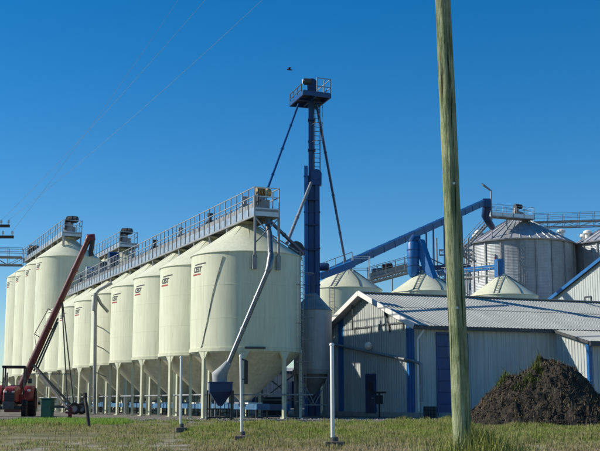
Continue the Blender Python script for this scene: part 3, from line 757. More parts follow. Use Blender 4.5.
# long wall
s_b0 = solve_px(436.5, lambda u: BW(u, 0, 3), 0, 30); s_b1 = solve_px(467.5, lambda u: BW(u, 0, 3), 0, 30)
for a, b in ((0, s_b0), (s_b1, S_EXT)): clad('wall_sheet', BW(a, 0, 0), DP, b - a, -DR, .25, HE, 'wall', shed, sheet=1.1)
clad('wall_sheet', BW(s_b0, 0, 0), DP, s_b1 - s_b0, -DR, HE - .45, HE, 'wall', shed, sheet=1.2)
m = MB(); m.bar(BW(0, -.02, .14), BW(S_EXT, -.02, .14), .12, .28); m.build('foundation', 'concrete', shed)
m = MB(); m.bar(BW((s_b0 + s_b1) / 2, .06, .1), BW((s_b0 + s_b1) / 2, .06, HE - .45), s_b1 - s_b0, .06, DR); dr = m.build('overhead_door', 'blue', shed)
nP = 7
for k in range(nP):
    m = MB(); z0 = .1 + (HE - .6) * k / nP; z1 = .1 + (HE - .6) * (k + 1) / nP
    c0 = BW((s_b0 + s_b1) / 2, .01, (z0 + z1) / 2); m.box(c0, (s_b1 - s_b0 - .1, .04, z1 - z0 - .03), PHI); m.build('door_panel', 'blue', dr, bevel=.01)
m = MB(); z0 = HE - .4
for a in (s_b0, s_b1): m.bar(BW(a, -.03, .1), BW(a, -.03, z0), .12, .08)
m.bar(BW(s_b0, -.03, z0), BW(s_b1, -.03, z0), .1, .12); m.build('door_frame', 'blue', shed)
# hidden far sides
m = MB(); m.poly([BW(LB, 0, .2), BW(LB, WB, .2), BW(LB, WB, HE), BW(LB, TM, HK), BW(LB, 0, HE)]); m.poly([BW(0, WB, .2), BW(LB, WB, .2), BW(LB, WB, HE), BW(0, WB, HE)]); m.build('rear_walls', 'wall', shed)
m = MB(); m.poly([BW(.1, .1, .05), BW(LB, .1, .05), BW(LB, WB, .05), BW(.1, WB, .05)]); m.build('floor_slab', 'concrete', shed)
# roof: ribbed sheets
OV = .55
sl = (HK - HE) / TM
def roof_sheet(s0, w, t0, t1, z0, z1, mt='roof', parent=None):
    m = MB(); n = int(round(w / .22)); us = []
    for k in range(n):
        u = k * w / n; us += [(u, 0), (u + .60 * w / n, 0), (u + .70 * w / n, .024), (u + .90 * w / n, .024)]
    us.append((w, 0))
    for u, o in us:
        m.v.append(tuple(BW(s0 + u, t0, z0 + o))); m.v.append(tuple(BW(s0 + u, t1, z1 + o)))
    for k in range(len(us) - 1): i = 2 * k; m.f.append((i, i + 2, i + 3, i + 1))
    return m.build('roof_sheet', mt, parent or shed)
nr = 40; wr = (LB + OV) / nr; TE = -.35
for k in range(nr):
    s0 = -OV + k * wr
    tm = TM * .52
    roof_sheet(s0, wr, TE, tm + .12, HE + .10 + TE * sl, HE + .10 + (tm + .12) * sl)
    roof_sheet(s0, wr, tm, TM, HE + .125 + tm * sl, HE + .125 + TM * sl)
    roof_sheet(s0, wr, WB - TE, TM, HE + .10 + TE * sl, HE + .10 + TM * sl)
m = MB(); m.bar(BW(-OV, TM, HK + .17), BW(LB, TM, HK + .17), .5, .05); m.build('ridge_cap', 'roof', shed)
# rake trims (white edge) and soffit
for sg, t0 in ((1, TE), (-1, WB - TE)):
    m = MB(); m.bar(BW(-OV - .02, t0, HE + .05 + TE * sl), BW(-OV - .02, TM, HK + .10), .07, .30); m.build('rake_trim', 'trim', shed)
    m = MB(); m.poly([BW(-OV, t0, HE - .06 + TE * sl), BW(-OV, TM, HK - .06), BW(.02, TM, HK - .06), BW(.02, t0, HE - .06 + TE * sl)]); m.build('soffit', 'grey', shed)
m = MB(); m.bar(BW(-OV, TE - .03, HE - .02 + TE * sl), BW(S_EXT, TE - .03, HE - .02 + TE * sl), .14, .17); m.build('gutter', 'darksteel', shed)
m = MB(); q = BW(-.05, -.12, HE - .3); m.tube([BW(.1, TE, HE - .25), BW(-.12, -.02, HE - .75), BW(-.12, .0, HE - 1.0), BW(-.12, 0, .35)], .06, 8); m.build('downspout', 'trim', shed, True)
# gable door, lamp, frames, wire
td0, td1 = tpx(376.3, 1.5), tpx(367.5, 1.5); zd = ZP(375.5, BW(0, (td0 + td1) / 2, 0).y)
m = MB(); m.bar(BW(-.06, (td0 + td1) / 2, .2), BW(-.06, (td0 + td1) / 2, zd), .08, (td1 - td0), DR); door = m.build('door', 'navy', shed)
m = MB()
for tt in (td0, td1): m.bar(BW(-.07, tt, .2), BW(-.07, tt, zd + .06), .14, .1)
m.bar(BW(-.07, td0, zd + .05), BW(-.07, td1, zd + .05), .12, .1); m.build('door_frame', 'blue', door)
m = MB(); tc_ = td1 * .35 + td0 * .65; m.box(BW(-.12, td0 + .25, 1.1), (.05, .16, .05), PHI); m.build('handle', 'galv', door)
m = MB(); m.box(BW(-.115, (td0 + td1) / 2, 1.75), (.02, .5, .55), PHI); m.build('pane', 'plastic', door)
def wall_pt(px, py, off=-.05):
    u = solve_px(px, lambda q: BW(off, q, ZP(py, 68)), -1, 30); p = BW(off, u, 0); return Vector((p.x, p.y, ZP(py, p.y)))
c = wall_pt(368.5, 346, -.25)
t = thing('wall_lamp', c, 'round white wall lamp above the dark gable door', 'lamp')
m = MB(); m.lathe([(0, -.2), (.1, -.2), (.24, -.06), (.25, .03), (0, .06)], c, 18, axis='y'); m.build('bowl', 'glass', t, True)
m = MB(); m.bar(c + DP * .05, c + DP * .25 , .1); m.build('arm', 'darksteel', t)
m = MB()
for x0, x1, y0, y1 in ((354.5, 371, 326.5, 333.5), (379, 403, 322.5, 330.5)):
    q = [wall_pt(x0, y0 + (1.8 if x0 < 375 else 2.2), -.06), wall_pt(x1, y0, -.06), wall_pt(x1, y1, -.06), wall_pt(x0, y1, -.06)]
    m.bar(q[0], q[1], .07); m.bar(q[1], q[2], .06); m.bar(q[0], q[3], .06)
m.build('conduit', 'galvdull', shed)
m = MB(); m.tube([wall_pt(383, 304, -.1), wall_pt(386.5, 318, -.1), wall_pt(390, 332, -.1)], .06, 6); m.build('vent_pipe', 'darksteel', shed)
m = MB(); m.tube([wall_pt(352.5, 302, -.3), wall_pt(352.5, 330, -.3)], .06, 6); m.build('riser_pipe', 'darksteel', shed)
# lean-to on the right end: the roof carries on downward, its left wall catches the sun
LX = 3.3; zE2 = HE - .85; nq = 12; we = (LB - S_EXT) / nq
for k in range(nq):
    s0 = S_EXT - .25 + k * we; o = roof_sheet(s0, we, -LX - .35, TE + .05, zE2 - .02, HE + .07 + TE * sl, 'roof', shed)
clad('lean_to_sheet', BW(S_EXT, -LX, 0), DR, LX, -DP, .2, (lambda u: zE2 + (HE - zE2) * u / LX - .06), 'wall', shed, sheet=1.0)
clad('lean_to_sheet', BW(S_EXT, -LX, 0), DP, LB - S_EXT, -DR, .2, zE2 - .1, 'wall', shed, sheet=1.3)
m = MB(); m.bar(BW(S_EXT - .27, -LX - .35, zE2 - .10), BW(S_EXT - .27, 0, HE - .02), .05, .16); m.build('lean_to_rake', 'darksteel', shed)
m = MB(); m.bar(BW(S_EXT - .05, -LX - .05, .2), BW(S_EXT - .05, -LX - .05, zE2 - .15), .22, .22); m.build('corner_trim', 'blue2', shed)
m = MB(); m.bar(BW(S_EXT - .25, -LX - .42, zE2 - .14), BW(LB, -LX - .42, zE2 - .14), .14, .26); m.build('lean_to_gutter', 'darksteel', shed)
# clutter at the shed
c = G(402, 414); t = thing('stand_sign', BW(-1.5, tpx(402), 0), 'dark small stand with a crossbar before the gable wall', 'stand'); p = BW(-1.5, tpx(400), 0)
WL[t.name] = Vector(t.location); p = Vector(t.location)
m = MB(); m.bar(p, p + UP * 1.4, .07); m.build('post', 'plastic', t); m = MB(); m.bar(p + UP * 1.4 - DR * .8, p + UP * 1.4 + DR * .8, .1, .1); m.build('crossbar', 'plastic', t); m = MB(); m.box(p + UP * 1.0, (.3, .35, .5), PHI); m.build('head', 'plastic', t, bevel=.02)
for k, px in enumerate((427, 429.8, 433)):
    p = BW(solve_px(px, lambda u: BW(u, -1, .4), -3, 20), -1, 0); t = thing('drum', p, ['leftmost black drum by the shed corner', 'middle black drum of three by the shed', 'rightmost black drum beside the blue shed door'][k], 'drum', 'black drums at the shed')
    m = MB(); m.lathe([(0, .0), (.2, 0), (.2, .2), (.215, .21), (.2, .22), (.2, .42), (.215, .43), (.2, .44), (.2, .62), (.18, .63), (0, .62)], p, 18); m.build('shell', 'plastic', t, True)
    m = MB(); m.lathe([(0, .64), (.03, .64), (.03, .66), (0, .66)], p + Vector((.08, 0, 0)), 8); m.build('bung', 'grey', t)
m = MB(); m.tube([wall_pt(329, 343.3, -.16), wall_pt(375, 353.2, -.16), wall_pt(415, 361.3, -.16), wall_pt(420.6, 364, -.16), wall_pt(421.2, 368, -.16), wall_pt(421.6, 402, -.16)], .085, 10); m.build('drain_pipe', 'galvdull', shed, True)

# ================================================================ CREAM BINS BEHIND THE SHED
T2 = 30.0
cone = hopper_bin(10.15, 12.1, logo=False)
# roof ladder + guide ropes on these roofs
LBN = cone
def on_roof(a, fr, off=.06):
    r = (BR + .05) * (1 - fr) + .42 * fr; return Vector((math.cos(a) * r, math.sin(a) * r, 10.15 + (12.02 - 10.15) * fr + off))
a = R(-112) - PHI + R(0)
p0, p1 = on_roof(a, .02), on_roof(a, .95); ladder('roof_ladder', p0, p1, Vector((math.cos(a) * .53, math.sin(a) * .53, .85)), cone, 'galvdull', standoff=False)
ladder('ladder', Vector((math.cos(a), math.sin(a), 0)) * (BR + .2) + UP * 4, Vector((math.cos(a), math.sin(a), 0)) * (BR + .2) + UP * 10.2, Vector((math.cos(a), math.sin(a), 0)), cone, 'galvdull')
for off_ in (42, 78):
    m = MB(); m.tube([on_roof(a + R(off_) + R(6) * math.sin(f * 3), f, .05) for f in np.linspace(.02, .97, 9)], .03, 6); m.build('guide_rope', 'darksteel', cone)
cl = ['cream cone roofed bin left of the shed ridge, with a roof ladder and spout', 'cream cone roofed bin behind the shed ridge below the blue cylinder tower', 'cream cone roofed bin right of the wooden pole below the short blue cylinder']
CONE = []
for k, px in enumerate((345.5, 425, 503)):
    b = cone if k == 0 else copy_tree(cone); u = solve_px(px, lambda q: BW(q, T2, 11), -15, 45); b.location = BW(u, T2, 0)
    tag(b, cl[k], 'grain bin', 'cream bins behind the shed'); CONE.append(Vector(b.location))
YC = [c.y for c in CONE]

# ================================================================ CORRUGATED STEEL BINS
SYB = 150.0
def steel_bin(label, px, first=None):
    c = W(px, 401.5, SYB); c.z = 0
    if first is not None:
        b = copy_tree(first); b.location = c; tag(b, label, 'grain bin'); return b
    rr = 54.5 * SYB / F; eave = ZP(245.5, SYB); peak = ZP(218, SYB)
    t = thing('steel_bin', (0, 0, 0), label, 'grain bin', 'corrugated steel bins'); t.location = (0, 0, 0)
    N = 20; TN = 6; hz = (eave - .3) / TN; m = MB(); n = 36; da = 2 * math.pi / N
    for k in range(n + 1):
        z = hz * k / n
        for j in range(4):
            a = da * (.02 + .96 * j / 3); r2 = rr + (.018 if k % 2 else 0); m.v.append((r2 * math.cos(a), r2 * math.sin(a), z))
    for k in range(n):
        for j in range(3): i = k * 4 + j; m.f.append((i, i + 1, i + 5, i + 4))
    pm = m.mesh('wall_panel', 'steelpanel')
    m = MB(); m.box((rr + .06, 0, (eave) / 2), (.16, .22, eave)); stm = m.mesh('stiffener', 'galvdull')
    m = MB(); m.lathe([(rr - .05, 0), (rr - .05, eave)], n=40); m.build('wall_core', 'galvdull', t)
    for q in range(TN):
        for k in range(N): share(pm, 'wall_panel', t, (0, 0, .3 + q * hz), da * k + .11)
    for k in range(N): share(stm, 'stiffener', t, (0, 0, 0), da * k + .11)
    NR = 36; dr_ = 2 * math.pi / NR; m = MB(); r0, r1 = rr + .35, .9
    za, zb_ = eave - .12, peak
    for (aa_, o) in ((0, .0), (.06, .14), (.12, 0.02), (.94, .02), (1.0, .0)):
        a = dr_ * aa_; m.v.append((r0 * math.cos(a), r0 * math.sin(a), za + o)); m.v.append((r1 * math.cos(a), r1 * math.sin(a), zb_ + o * .6))
    for k in range(4): i = 2 * k; m.f.append((i, i + 2, i + 3, i + 1))
    rm = m.mesh('roof_panel', 'roofsteel')
    for k in range(NR): share(rm, 'roof_panel', t, (0, 0, 0), dr_ * k)
    m = MB(); m.lathe([(1.0, peak - .1), (1.0, peak + .45), (.7, peak + .75), (0, peak + .8)], n=20); m.build('peak_cap', 'galvdull', t, True)
    m = MB(); m.lathe([(rr + .36, eave - .2), (rr + .40, eave - .05), (rr + .30, eave + .02)], n=60); m.build('eave_ring', 'galvdull', t, True)
    for k in range(6):
        a = R([-168, -22, 30, 75, 120, 160][k]); fr = .28; r2 = r0 * (1 - fr) + r1 * fr; z = za + (zb_ - za) * fr; m = MB()
        c2 = Vector((r2 * math.cos(a), r2 * math.sin(a), 0)); m.lathe([(.36, z - .2), (.36, z + .45), (.62, z + .5), (.55, z + .78), (.25, z + .95), (0, z + .98)], c2, 14); m.build('roof_vent', 'white', t, True)
    a = R(-97); o_ = Vector((math.cos(a), math.sin(a), 0)); ladder('ladder', o_ * (rr + .35) + UP * 1, o_ * (rr + .35) + UP * eave, o_, t, 'galvdull', cage=True, w=.5)
    t.location = c; return t
sb = steel_bin('corrugated steel bin with conical ribbed roof behind the shed, whole in view', 523.5)
steel_bin('corrugated steel bin cut off by the right edge of the photo', 634, sb)
STZ = ZP(218, SYB)
# catwalks around the steel bins
cs = W(523.5, 401.5, SYB); pA = W(489, 226, SYB - 5.5); pB2 = W(531, 219, SYB - 2.6)
catS, CS = catwalk('catwalk', 'short catwalk rising to the peak of the whole steel bin', (pA.x, pA.y, 0), Vector((pB2.x - pA.x, pB2.y - pA.y, 0)), (Vector((pB2.x, pB2.y, 0)) - Vector((pA.x, pA.y, 0))).length, STZ - .25, w=1.5, bay=1.6, skirt=.5, trough=False)
for u in (.4, 2.8):
    m = MB(); m.bar(CS(u, 0, -.5), CS(u, 0, -3.2), .15); m.build('support', 'galvdull', catS)
drive(0, 0, CS(4.4, 0, 0), 'dark drive on the peak platform of the whole steel bin', 'darksteel', 1.2, R(200))
p0 = W(533, 222.5, 153); p1 = W(640, 219.5, 152); truss_bridge('catwalk', 'truss catwalk linking the two steel bin peaks at right', p0, p1, 1.3, .75, 2.2, 'galvdull', rail=1.15)
# stair to the steel bin roof
def stair(name, label, A, B, w=.9, mt='galvdull'):
    A = Vector(A); B = Vector(B); t = thing(name, A, label, 'stairs'); d = (B - A); s = Vector((d.y, -d.x, 0)).normalized() * (w / 2)
    for sg in (-1, 1):
        m = MB(); m.bar(A + s * sg, B + s * sg, .07, .22); m.build('stringer', mt, t)
        m = MB(); m.bar(A + s * sg + UP * 1, B + s * sg + UP * 1, .05); m.bar(A + s * sg + UP * .55, B + s * sg + UP * .55, .04)
        for k in range(7): q = A.lerp(B, k / 6) + s * sg; m.bar(q, q + UP * 1, .045)
        m.build('railing', mt, t)
    n = int(abs(d.z) / .25)
    tm = MB(); tm.bar(-s, s, .26, .035); tm = tm.mesh('tread', mt)
    for k in range(n): q = A.lerp(B, (k + .5) / n) - A; share(tm, 'tread', t, q)
    return t
stair('stairs', 'galvanised stair flight climbing left of the whole steel bin', W(456, 258, 141), W(487, 224, 143))
stair('stairs', 'lower stair flight beside the wooden pole, doubling back', W(474, 262, 143.5), W(452, 246, 142))
t = thing('stair_tower', W(462, 401.5, 141) * 1, 'galvanised stair tower frame behind the wooden pole', 'tower'); WL[t.name] = Vector(t.location)
for px in (439.5, 450, 464, 472):
    for Y in (139.5, 144.5):
        q = W(px, 401.5, Y); q.z = 0; m = MB(); m.bar(q, Vector((q.x, q.y, ZP(238, Y))), .16); m.build('post', 'galvdull', t)
for k, py in enumerate((250, 275, 300, 325)):
    m = MB(); a, b = W(439.5, py, 139.5), W(472, py, 139.5); m.bar(a, b, .12, .2); a2, b2 = W(439.5, py, 144.5), W(472, py, 144.5); a2.z = b2.z = a.z; m.bar(a2, b2, .12, .2); m.bar(a, a2, .12, .2); m.bar(b, b2, .12, .2)
    m.bar(a, Vector((b.x, b.y, b.z - 2.8)), .07); m.bar(b, Vector((a.x, a.y, a.z - 2.8)), .07); m.build('landing', 'galvdull', t)

# ================================================================ BLUE CONVEYORS AND SPOUTS BEHIND THE SHED
lo_, hi_ = W(333, 271, 98), W(484, 202.5, 138)
t = thing('incline_conveyor', lo_, 'long navy inclined conveyor rising to the right behind the wooden pole', 'conveyor')
m = MB(); m.bar(lo_, hi_, .6, .66); m.build('casing', 'blue', t)
d = (hi_ - lo_)
for k in range(1, 16):
    m = MB(); q = lo_ + d * (k / 16); dn = d.normalized(); m.bar(q - dn * .04, q + dn * .04, .66, .72); m.build('flange', 'blue', t)
m = MB(); m.box(hi_ + Vector((.3, 0, -.1)), (1.0, .8, 1.1)); m.build('head_box', 'blue', t, bevel=.05)
m = MB(); m.tube([hi_ + Vector((.35, 0, -.5)), hi_ + Vector((.2, .5, -1.6)), W(488, 221, 139), W(492, 227, 142)], [.55, .5, .45, .4], 12); m.build('discharge_spout', 'navy', t, True)
m = MB(); q = hi_ + Vector((.9, 0, 0)); m.bar(q - UP * 2.2, q + UP * 1.6, .14); m.tube([q + UP * 1.5, q + Vector((-.9, 0, 2.2)), q + Vector((-1.15, 0, 2.45))], [.1, .14, .05], 8); m.build('light_mast', 'galvdull', t)
for f, bot in ((.53, 255), (.58, 255), (.66, 262), (.80, 270)):
    m = MB(); q = lo_ + d * f; m.bar(q - UP * .4, Vector((q.x, q.y, 0)), .16)
    m.build('support_post', 'blue', t)
m = MB()
for f in (.53, .58, .66): pass
m.bar(lo_ + d * .53 - UP * 3, lo_ + d * .66 - UP * 5, .1); m.build('cross_brace', 'blue', t)
# lower tail: bright blue trough with rail from the tower to the incline
a, b = W(318, 277, 90), W(352, 264, 92); t = thing('tail_conveyor', a, 'bright blue trough between the tower and the incline foot', 'conveyor')
m = MB(); m.bar(a, b, .7, .55); m.build('trough', 'blue2', t)
m = MB(); m.bar(a + UP * .95 - Vector((0, .3, 0)), b + UP * .95 - Vector((0, .3, 0)), .05)
for k in range(5): q = a.lerp(b, k / 4) - Vector((0, .3, 0)); m.bar(q, q + UP * .95, .045)
m.build('rail', 'galvdull', t)
c = W(324, 267, 88.5); m = MB(); m.tube([c + Vector((-.55, 0, 0)), c + Vector((-.35, 0, 0)), c + Vector((.3, 0, 0)), c + Vector((.42, 0, 0))], [.22, .32, .32, .2], 14); m.build('tail_motor', 'navy', t, True)
# catwalk at the cone roofs
pa, pb = W(368, 280, YC[0] + 8), W(414, 267.5, YC[1] + 4.5)
t = truss_bridge('catwalk', 'small galvanised walkway rising between the two left cone roofs', pa, pb, 1.0, .35, .95, 'galvdull', rail=1.1)
m = MB(); m.bar(pa + UP * .3, pb + UP * .3, .45, .42); m.build('trough', 'galvdull', t)
m = MB(); q = pa.lerp(pb, .42) + UP * .75; m.tube([q - Vector((.45, .1, .05)), q + Vector((.45, .1, .1))], .24, 12); m.build('dark_motor', 'plastic', t, True)
# platform frame above the first cone
q = W(361, 281, YC[0]); t = thing('roof_platform', q, 'pale railed platform beside the peak of the left cone roof', 'platform')
m = MB(); m.box(q + UP * .0, (1.4, 1.4, .1)); m.build('deck', 'galvdull', t); m = MB()
for a_, b_ in ((-.7, -.7), (.7, -.7), (.7, .7), (-.7, .7)): m.bar(q + Vector((a_, b_, -1.4)), q + Vector((a_, b_, 2.0)), .07)
for z in (1.0, 2.0):
    for (a0, b0), (a1, b1) in (((-.7, -.7), (.7, -.7)), ((.7, -.7), (.7, .7)), ((.7, .7), (-.7, .7)), ((-.7, .7), (-.7, -.7))): m.bar(q + Vector((a0, b0, z)), q + Vector((a1, b1, z)), .05)
m.build('railing', 'galv', t)
# blue cylinder tower on the middle cone
Yk = YC[1] - .2; c = W(413.5, 275, Yk)
t = thing('cyclone', c, 'bright blue cylinder and slanted duct standing over the middle cone roof', 'cyclone')
m = MB(); m.lathe([(.32, ZP(277, Yk)), (.52, ZP(272, Yk)), (.52, ZP(244, Yk)), (.42, ZP(242, Yk)), (0, ZP(241.5, Yk))], (c.x, c.y, 0), 24)
m.build('cylinder', 'blue2', t, True)
for py in (250, 258, 266):
    m = MB(); z = ZP(py, Yk); m.lathe([(.52, z - .04), (.56, z - .04), (.56, z + .04), (.52, z + .04)], (c.x, c.y, 0), 24); m.build('hoop', 'blue', t)
m = MB(); m.bar(W(419, 241, Yk + .2), W(434.5, 286, Yk - .8), .75, .7); m.build('slanted_duct', 'blue2', t)
m = MB(); m.tube([W(412, 243, Yk), W(414, 238.5, Yk + .1), W(419, 239.5, Yk + .2)], [.4, .38, .4], 12); m.build('crossover', 'blue', t, True)
# blue conveyor and short cylinder on the right cone
Yk = YC[2]; c = W(499.5, 276, Yk)
t = thing('inlet_cylinder', c, 'short bright blue cylinder on the peak of the right cone roof', 'inlet')
m = MB(); m.lathe([(.30, ZP(279, Yk)), (.45, ZP(277, Yk)), (.45, ZP(260, Yk)), (.38, ZP(259.3, Yk)), (0, ZP(259, Yk))], (c.x, c.y, 0), 22); m.build('shell', 'blue2', t, True)
m = MB(); q = W(495, 257, Yk); m.tube([q, q + UP * -.6], .06, 8); m.build('beacon_post', 'redprint', t)
a, b = W(437, 273, Yk + 11), W(496.5, 267, Yk + .3); t = thing('drag_conveyor', b, 'blue drag conveyor running into the short blue cylinder', 'conveyor')
m = MB(); m.bar(a, b, .45, .42); m.build('trough', 'blue2', t)
m = MB(); m.bar(a - UP * .75, b - UP * .75, .5, .1)
for k in range(8): q = a.lerp(b, k / 7); m.bar(q - UP * 1.3, q, .07)
m.build('truss', 'galvdull', t)
m = MB(); a2, b2 = a + Vector((0, -.7, -.5)), b + Vector((0, -.7, -.5))
m.bar(a2 + UP * .9, b2 + UP * .9, .05); m.bar(a2 + UP * .45, b2 + UP * .45, .045)
for k in range(9): q = a2.lerp(b2, k / 8); m.bar(q - UP * .6, q + UP * .9, .05)
m.build('rail', 'galvdull', t)
a, b = W(372, 271, YC[0] + 14), W(470, 266, YC[1] + 14); t = thing('drag_conveyor', a, 'dark overhead conveyor passing behind the cone roofs', 'conveyor')
m = MB(); m.bar(a, b, .4, .45); m.build('trough', 'navy', t)
m = MB()
for k in range(6): q = a.lerp(b, k / 5); m.bar(Vector((q.x, q.y, 0)), q, .12)
m.build('posts', 'galvdull', t)

# ================================================================ LOW DARK SHED FAR BEHIND
fa, fb = W(232, 401.5, 150), W(338, 401.5, 158); fa.z = fb.z = 0
t = thing('machine_shed', fa, 'low dark shed far behind the legs of the nearest bin', 'building'); dd = (fb - fa).normalized(); nn_ = Vector((dd.y, -dd.x, 0)); Lf = (fb - fa).length
clad('wall_sheet', fa, dd, Lf, nn_, 0, 4.6, 'grey', t, sheet=2.4, pitch=.6, dep=.05)
m = MB(); m.poly([fa + nn_ * .4 + UP * 4.6, fb + nn_ * .4 + UP * 4.6, fb - nn_ * 5 + UP * 5.6, fa - nn_ * 5 + UP * 5.6]); m.poly([fa - nn_ * 10 + UP * 4.6, fb - nn_ * 10 + UP * 4.6, fb - nn_ * 5 + UP * 5.6, fa - nn_ * 5 + UP * 5.6]); m.build('roof', 'roof', t)
m = MB(); m.poly([fa, fa - nn_ * 10, fa - nn_ * 10 + UP * 4.6, fa - nn_ * 5 + UP * 5.6, fa + UP * 4.6]); m.poly([fb, fb - nn_ * 10, fb - nn_ * 10 + UP * 4.6, fb - nn_ * 5 + UP * 5.6, fb + UP * 4.6]); m.build('end_walls', 'grey', t)
for k in range(2):
    m = MB(); q = fa + dd * (3 + k * 6); m.bar(q + nn_ * .1, q + nn_ * .1 + UP * 3.6, .06, 4.0, nn_); m.build('door', 'navy', t)

# ================================================================ WHITE BUILDING FAR RIGHT
wa = W(553, 299.5, 125.0); LW = 10.0
def WW(s, t_, z): return Vector((wa.x, wa.y, 0)) + DP * s - DR * t_ + UP * z
uu = solve_px(600, lambda q: WW(0, q, 13), 0, 20); zz = ZP(263, WW(0, uu, 0).y); slp = (zz - wa.z) / uu
wb = thing('white_building', WW(0, 0, 0), 'white metal building with blue gable edge behind the shed, at right edge', 'building')
hh = lambda u: wa.z + slp * min(u, 2 * LW - u)
clad('wall_sheet', WW(0, 0, 0), -DR, 2 * LW, -DP, 0, lambda u: hh(u), 'wall', wb, sheet=2.0, pitch=.4, dep=.04)
for a, b in ((-.5, LW), (2 * LW + .5, LW)):
    m = MB(); m.bar(WW(-.35, a, wa.z + .12 - .5 * slp), WW(-.35, b, hh(LW) + .12), .1, .35); m.build('rake_trim', 'blue2', wb)
    m = MB(); m.poly([WW(-.4, a, wa.z + .3 - .5 * slp), WW(-.4, b, hh(LW) + .3), WW(26, b, hh(LW) + .3), WW(26, a, wa.z + .3 - .5 * slp)]); m.build('roof_plane', 'roof', wb)
m = MB(); m.poly([WW(0, 2 * LW, 0), WW(26, 2 * LW, 0), WW(26, 2 * LW, wa.z), WW(0, 2 * LW, wa.z)]); m.poly([WW(0, 0, 0), WW(26, 0, 0), WW(26, 0, wa.z), WW(0, 0, wa.z)]); m.build('side_walls', 'wall', wb)
a = solve_px(586, lambda q: WW(0, q, 10), 0, 12); b = solve_px(592, lambda q: WW(0, q, 10), 0, 12); zt_ = ZP(297, WW(0, a, 0).y)
m = MB(); m.bar(WW(-.06, a, zt_), WW(-.06, b, zt_), .1); m.bar(WW(-.06, a, zt_), WW(-.06, a, zt_ - 1.6), .1); m.bar(WW(-.06, b, zt_), WW(-.06, b, zt_ - 1.6), .1); m.build('vent_frame', 'darksteel', wb)
# ================================================================ DIRT PILE
PY_ = 55.2
prof = [(466, 424), (472, 412), (480, 404), (487, 396), (500, 384), (507, 376), (525, 372), (537, 367), (543, 361), (557, 359), (570, 366), (580, 373), (590, 385), (600, 397), (612, 413), (621, 424)]
pxs = [W(p, 401.5, PY_).x for p, y in prof]; phs = [max(0, ZP(y, PY_) - ZP(424, PY_)) for p, y in prof]
x0, x1 = pxs[0] - .4, pxs[-1] + .4
def pile_h(x, y):
    top = float(np.interp(x, pxs, phs)); v = (y - PY_) / 3.3
    k = max(0.0, 1 - abs(v) ** 1.25)
    h = top * k
    e = min(1, h / .5)
    q = Vector((x, y, 0))
    h += e * (.22 * mnoise.noise(q * .9 + Vector((3, 1, 0))) + .17 * mnoise.noise(q * 2.1) + .11 * mnoise.noise(q * 4.7) + .05 * mnoise.noise(q * 9.5) + .03 * mnoise.noise(q * 19) - .08)
    return max(-.03, h)
NX, NY = 190, 150; m = MB()
for j in range(NY + 1):
    for i in range(NX + 1):
        x = x0 + (x1 - x0) * i / NX; y = PY_ - 3.4 + 6.8 * j / NY; h = pile_h(x, y); m.v.append((x, y, gz(y) + gnoise(x, y) + h))
for j in range(NY):
    for i in range(NX): a = j * (NX + 1) + i; m.f.append((a, a + 1, a + NX + 2, a + NX + 1))
pc_ = W(545, 401.5, PY_); pc_.z = gz(PY_)
pile = thing('dirt_pile', pc_, 'mound of dark soil in front of the shed at right', 'dirt pile')
m.build('soil', 'soil', pile, True)
def clods(n, xr, yr, hf, smin, smax, name, mt, parent):
    m = MB(); oct_ = [(1, 0, 0), (-1, 0, 0), (0, 1, 0), (0, -1, 0), (0, 0, 1), (0, 0, -1)]
    fs = [(0, 2, 4), (2, 1, 4), (1, 3, 4), (3, 0, 4), (2, 0, 5), (1, 2, 5), (3, 1, 5), (0, 3, 5)]
    for _ in range(n):
        x = random.uniform(*xr); y = random.uniform(*yr); z = hf(x, y)
        if z is None: continue
        s = smin + (smax - smin) * random.random() ** 2.5; i = len(m.v); a = random.random() * 6.3
        for (p, q, r_) in oct_:
            k = s * random.uniform(.7, 1.3); m.v.append((x + k * (p * math.cos(a) - q * math.sin(a)), y + k * (p * math.sin(a) + q * math.cos(a)), z + k * r_ * .7))
        m.f += [tuple(f + i for f in t_) for t_ in fs]
    o = m.build(name, mt, parent); o['kind'] = 'stuff'; return o
def hpile(x, y):
    h = pile_h(x, y); return gz(y) + h + .01 if h > .1 else None
clods(9000, (x0, x1), (PY_ - 3.3, PY_ + 1), hpile, .008, .075, 'clods', 'clod', pile)
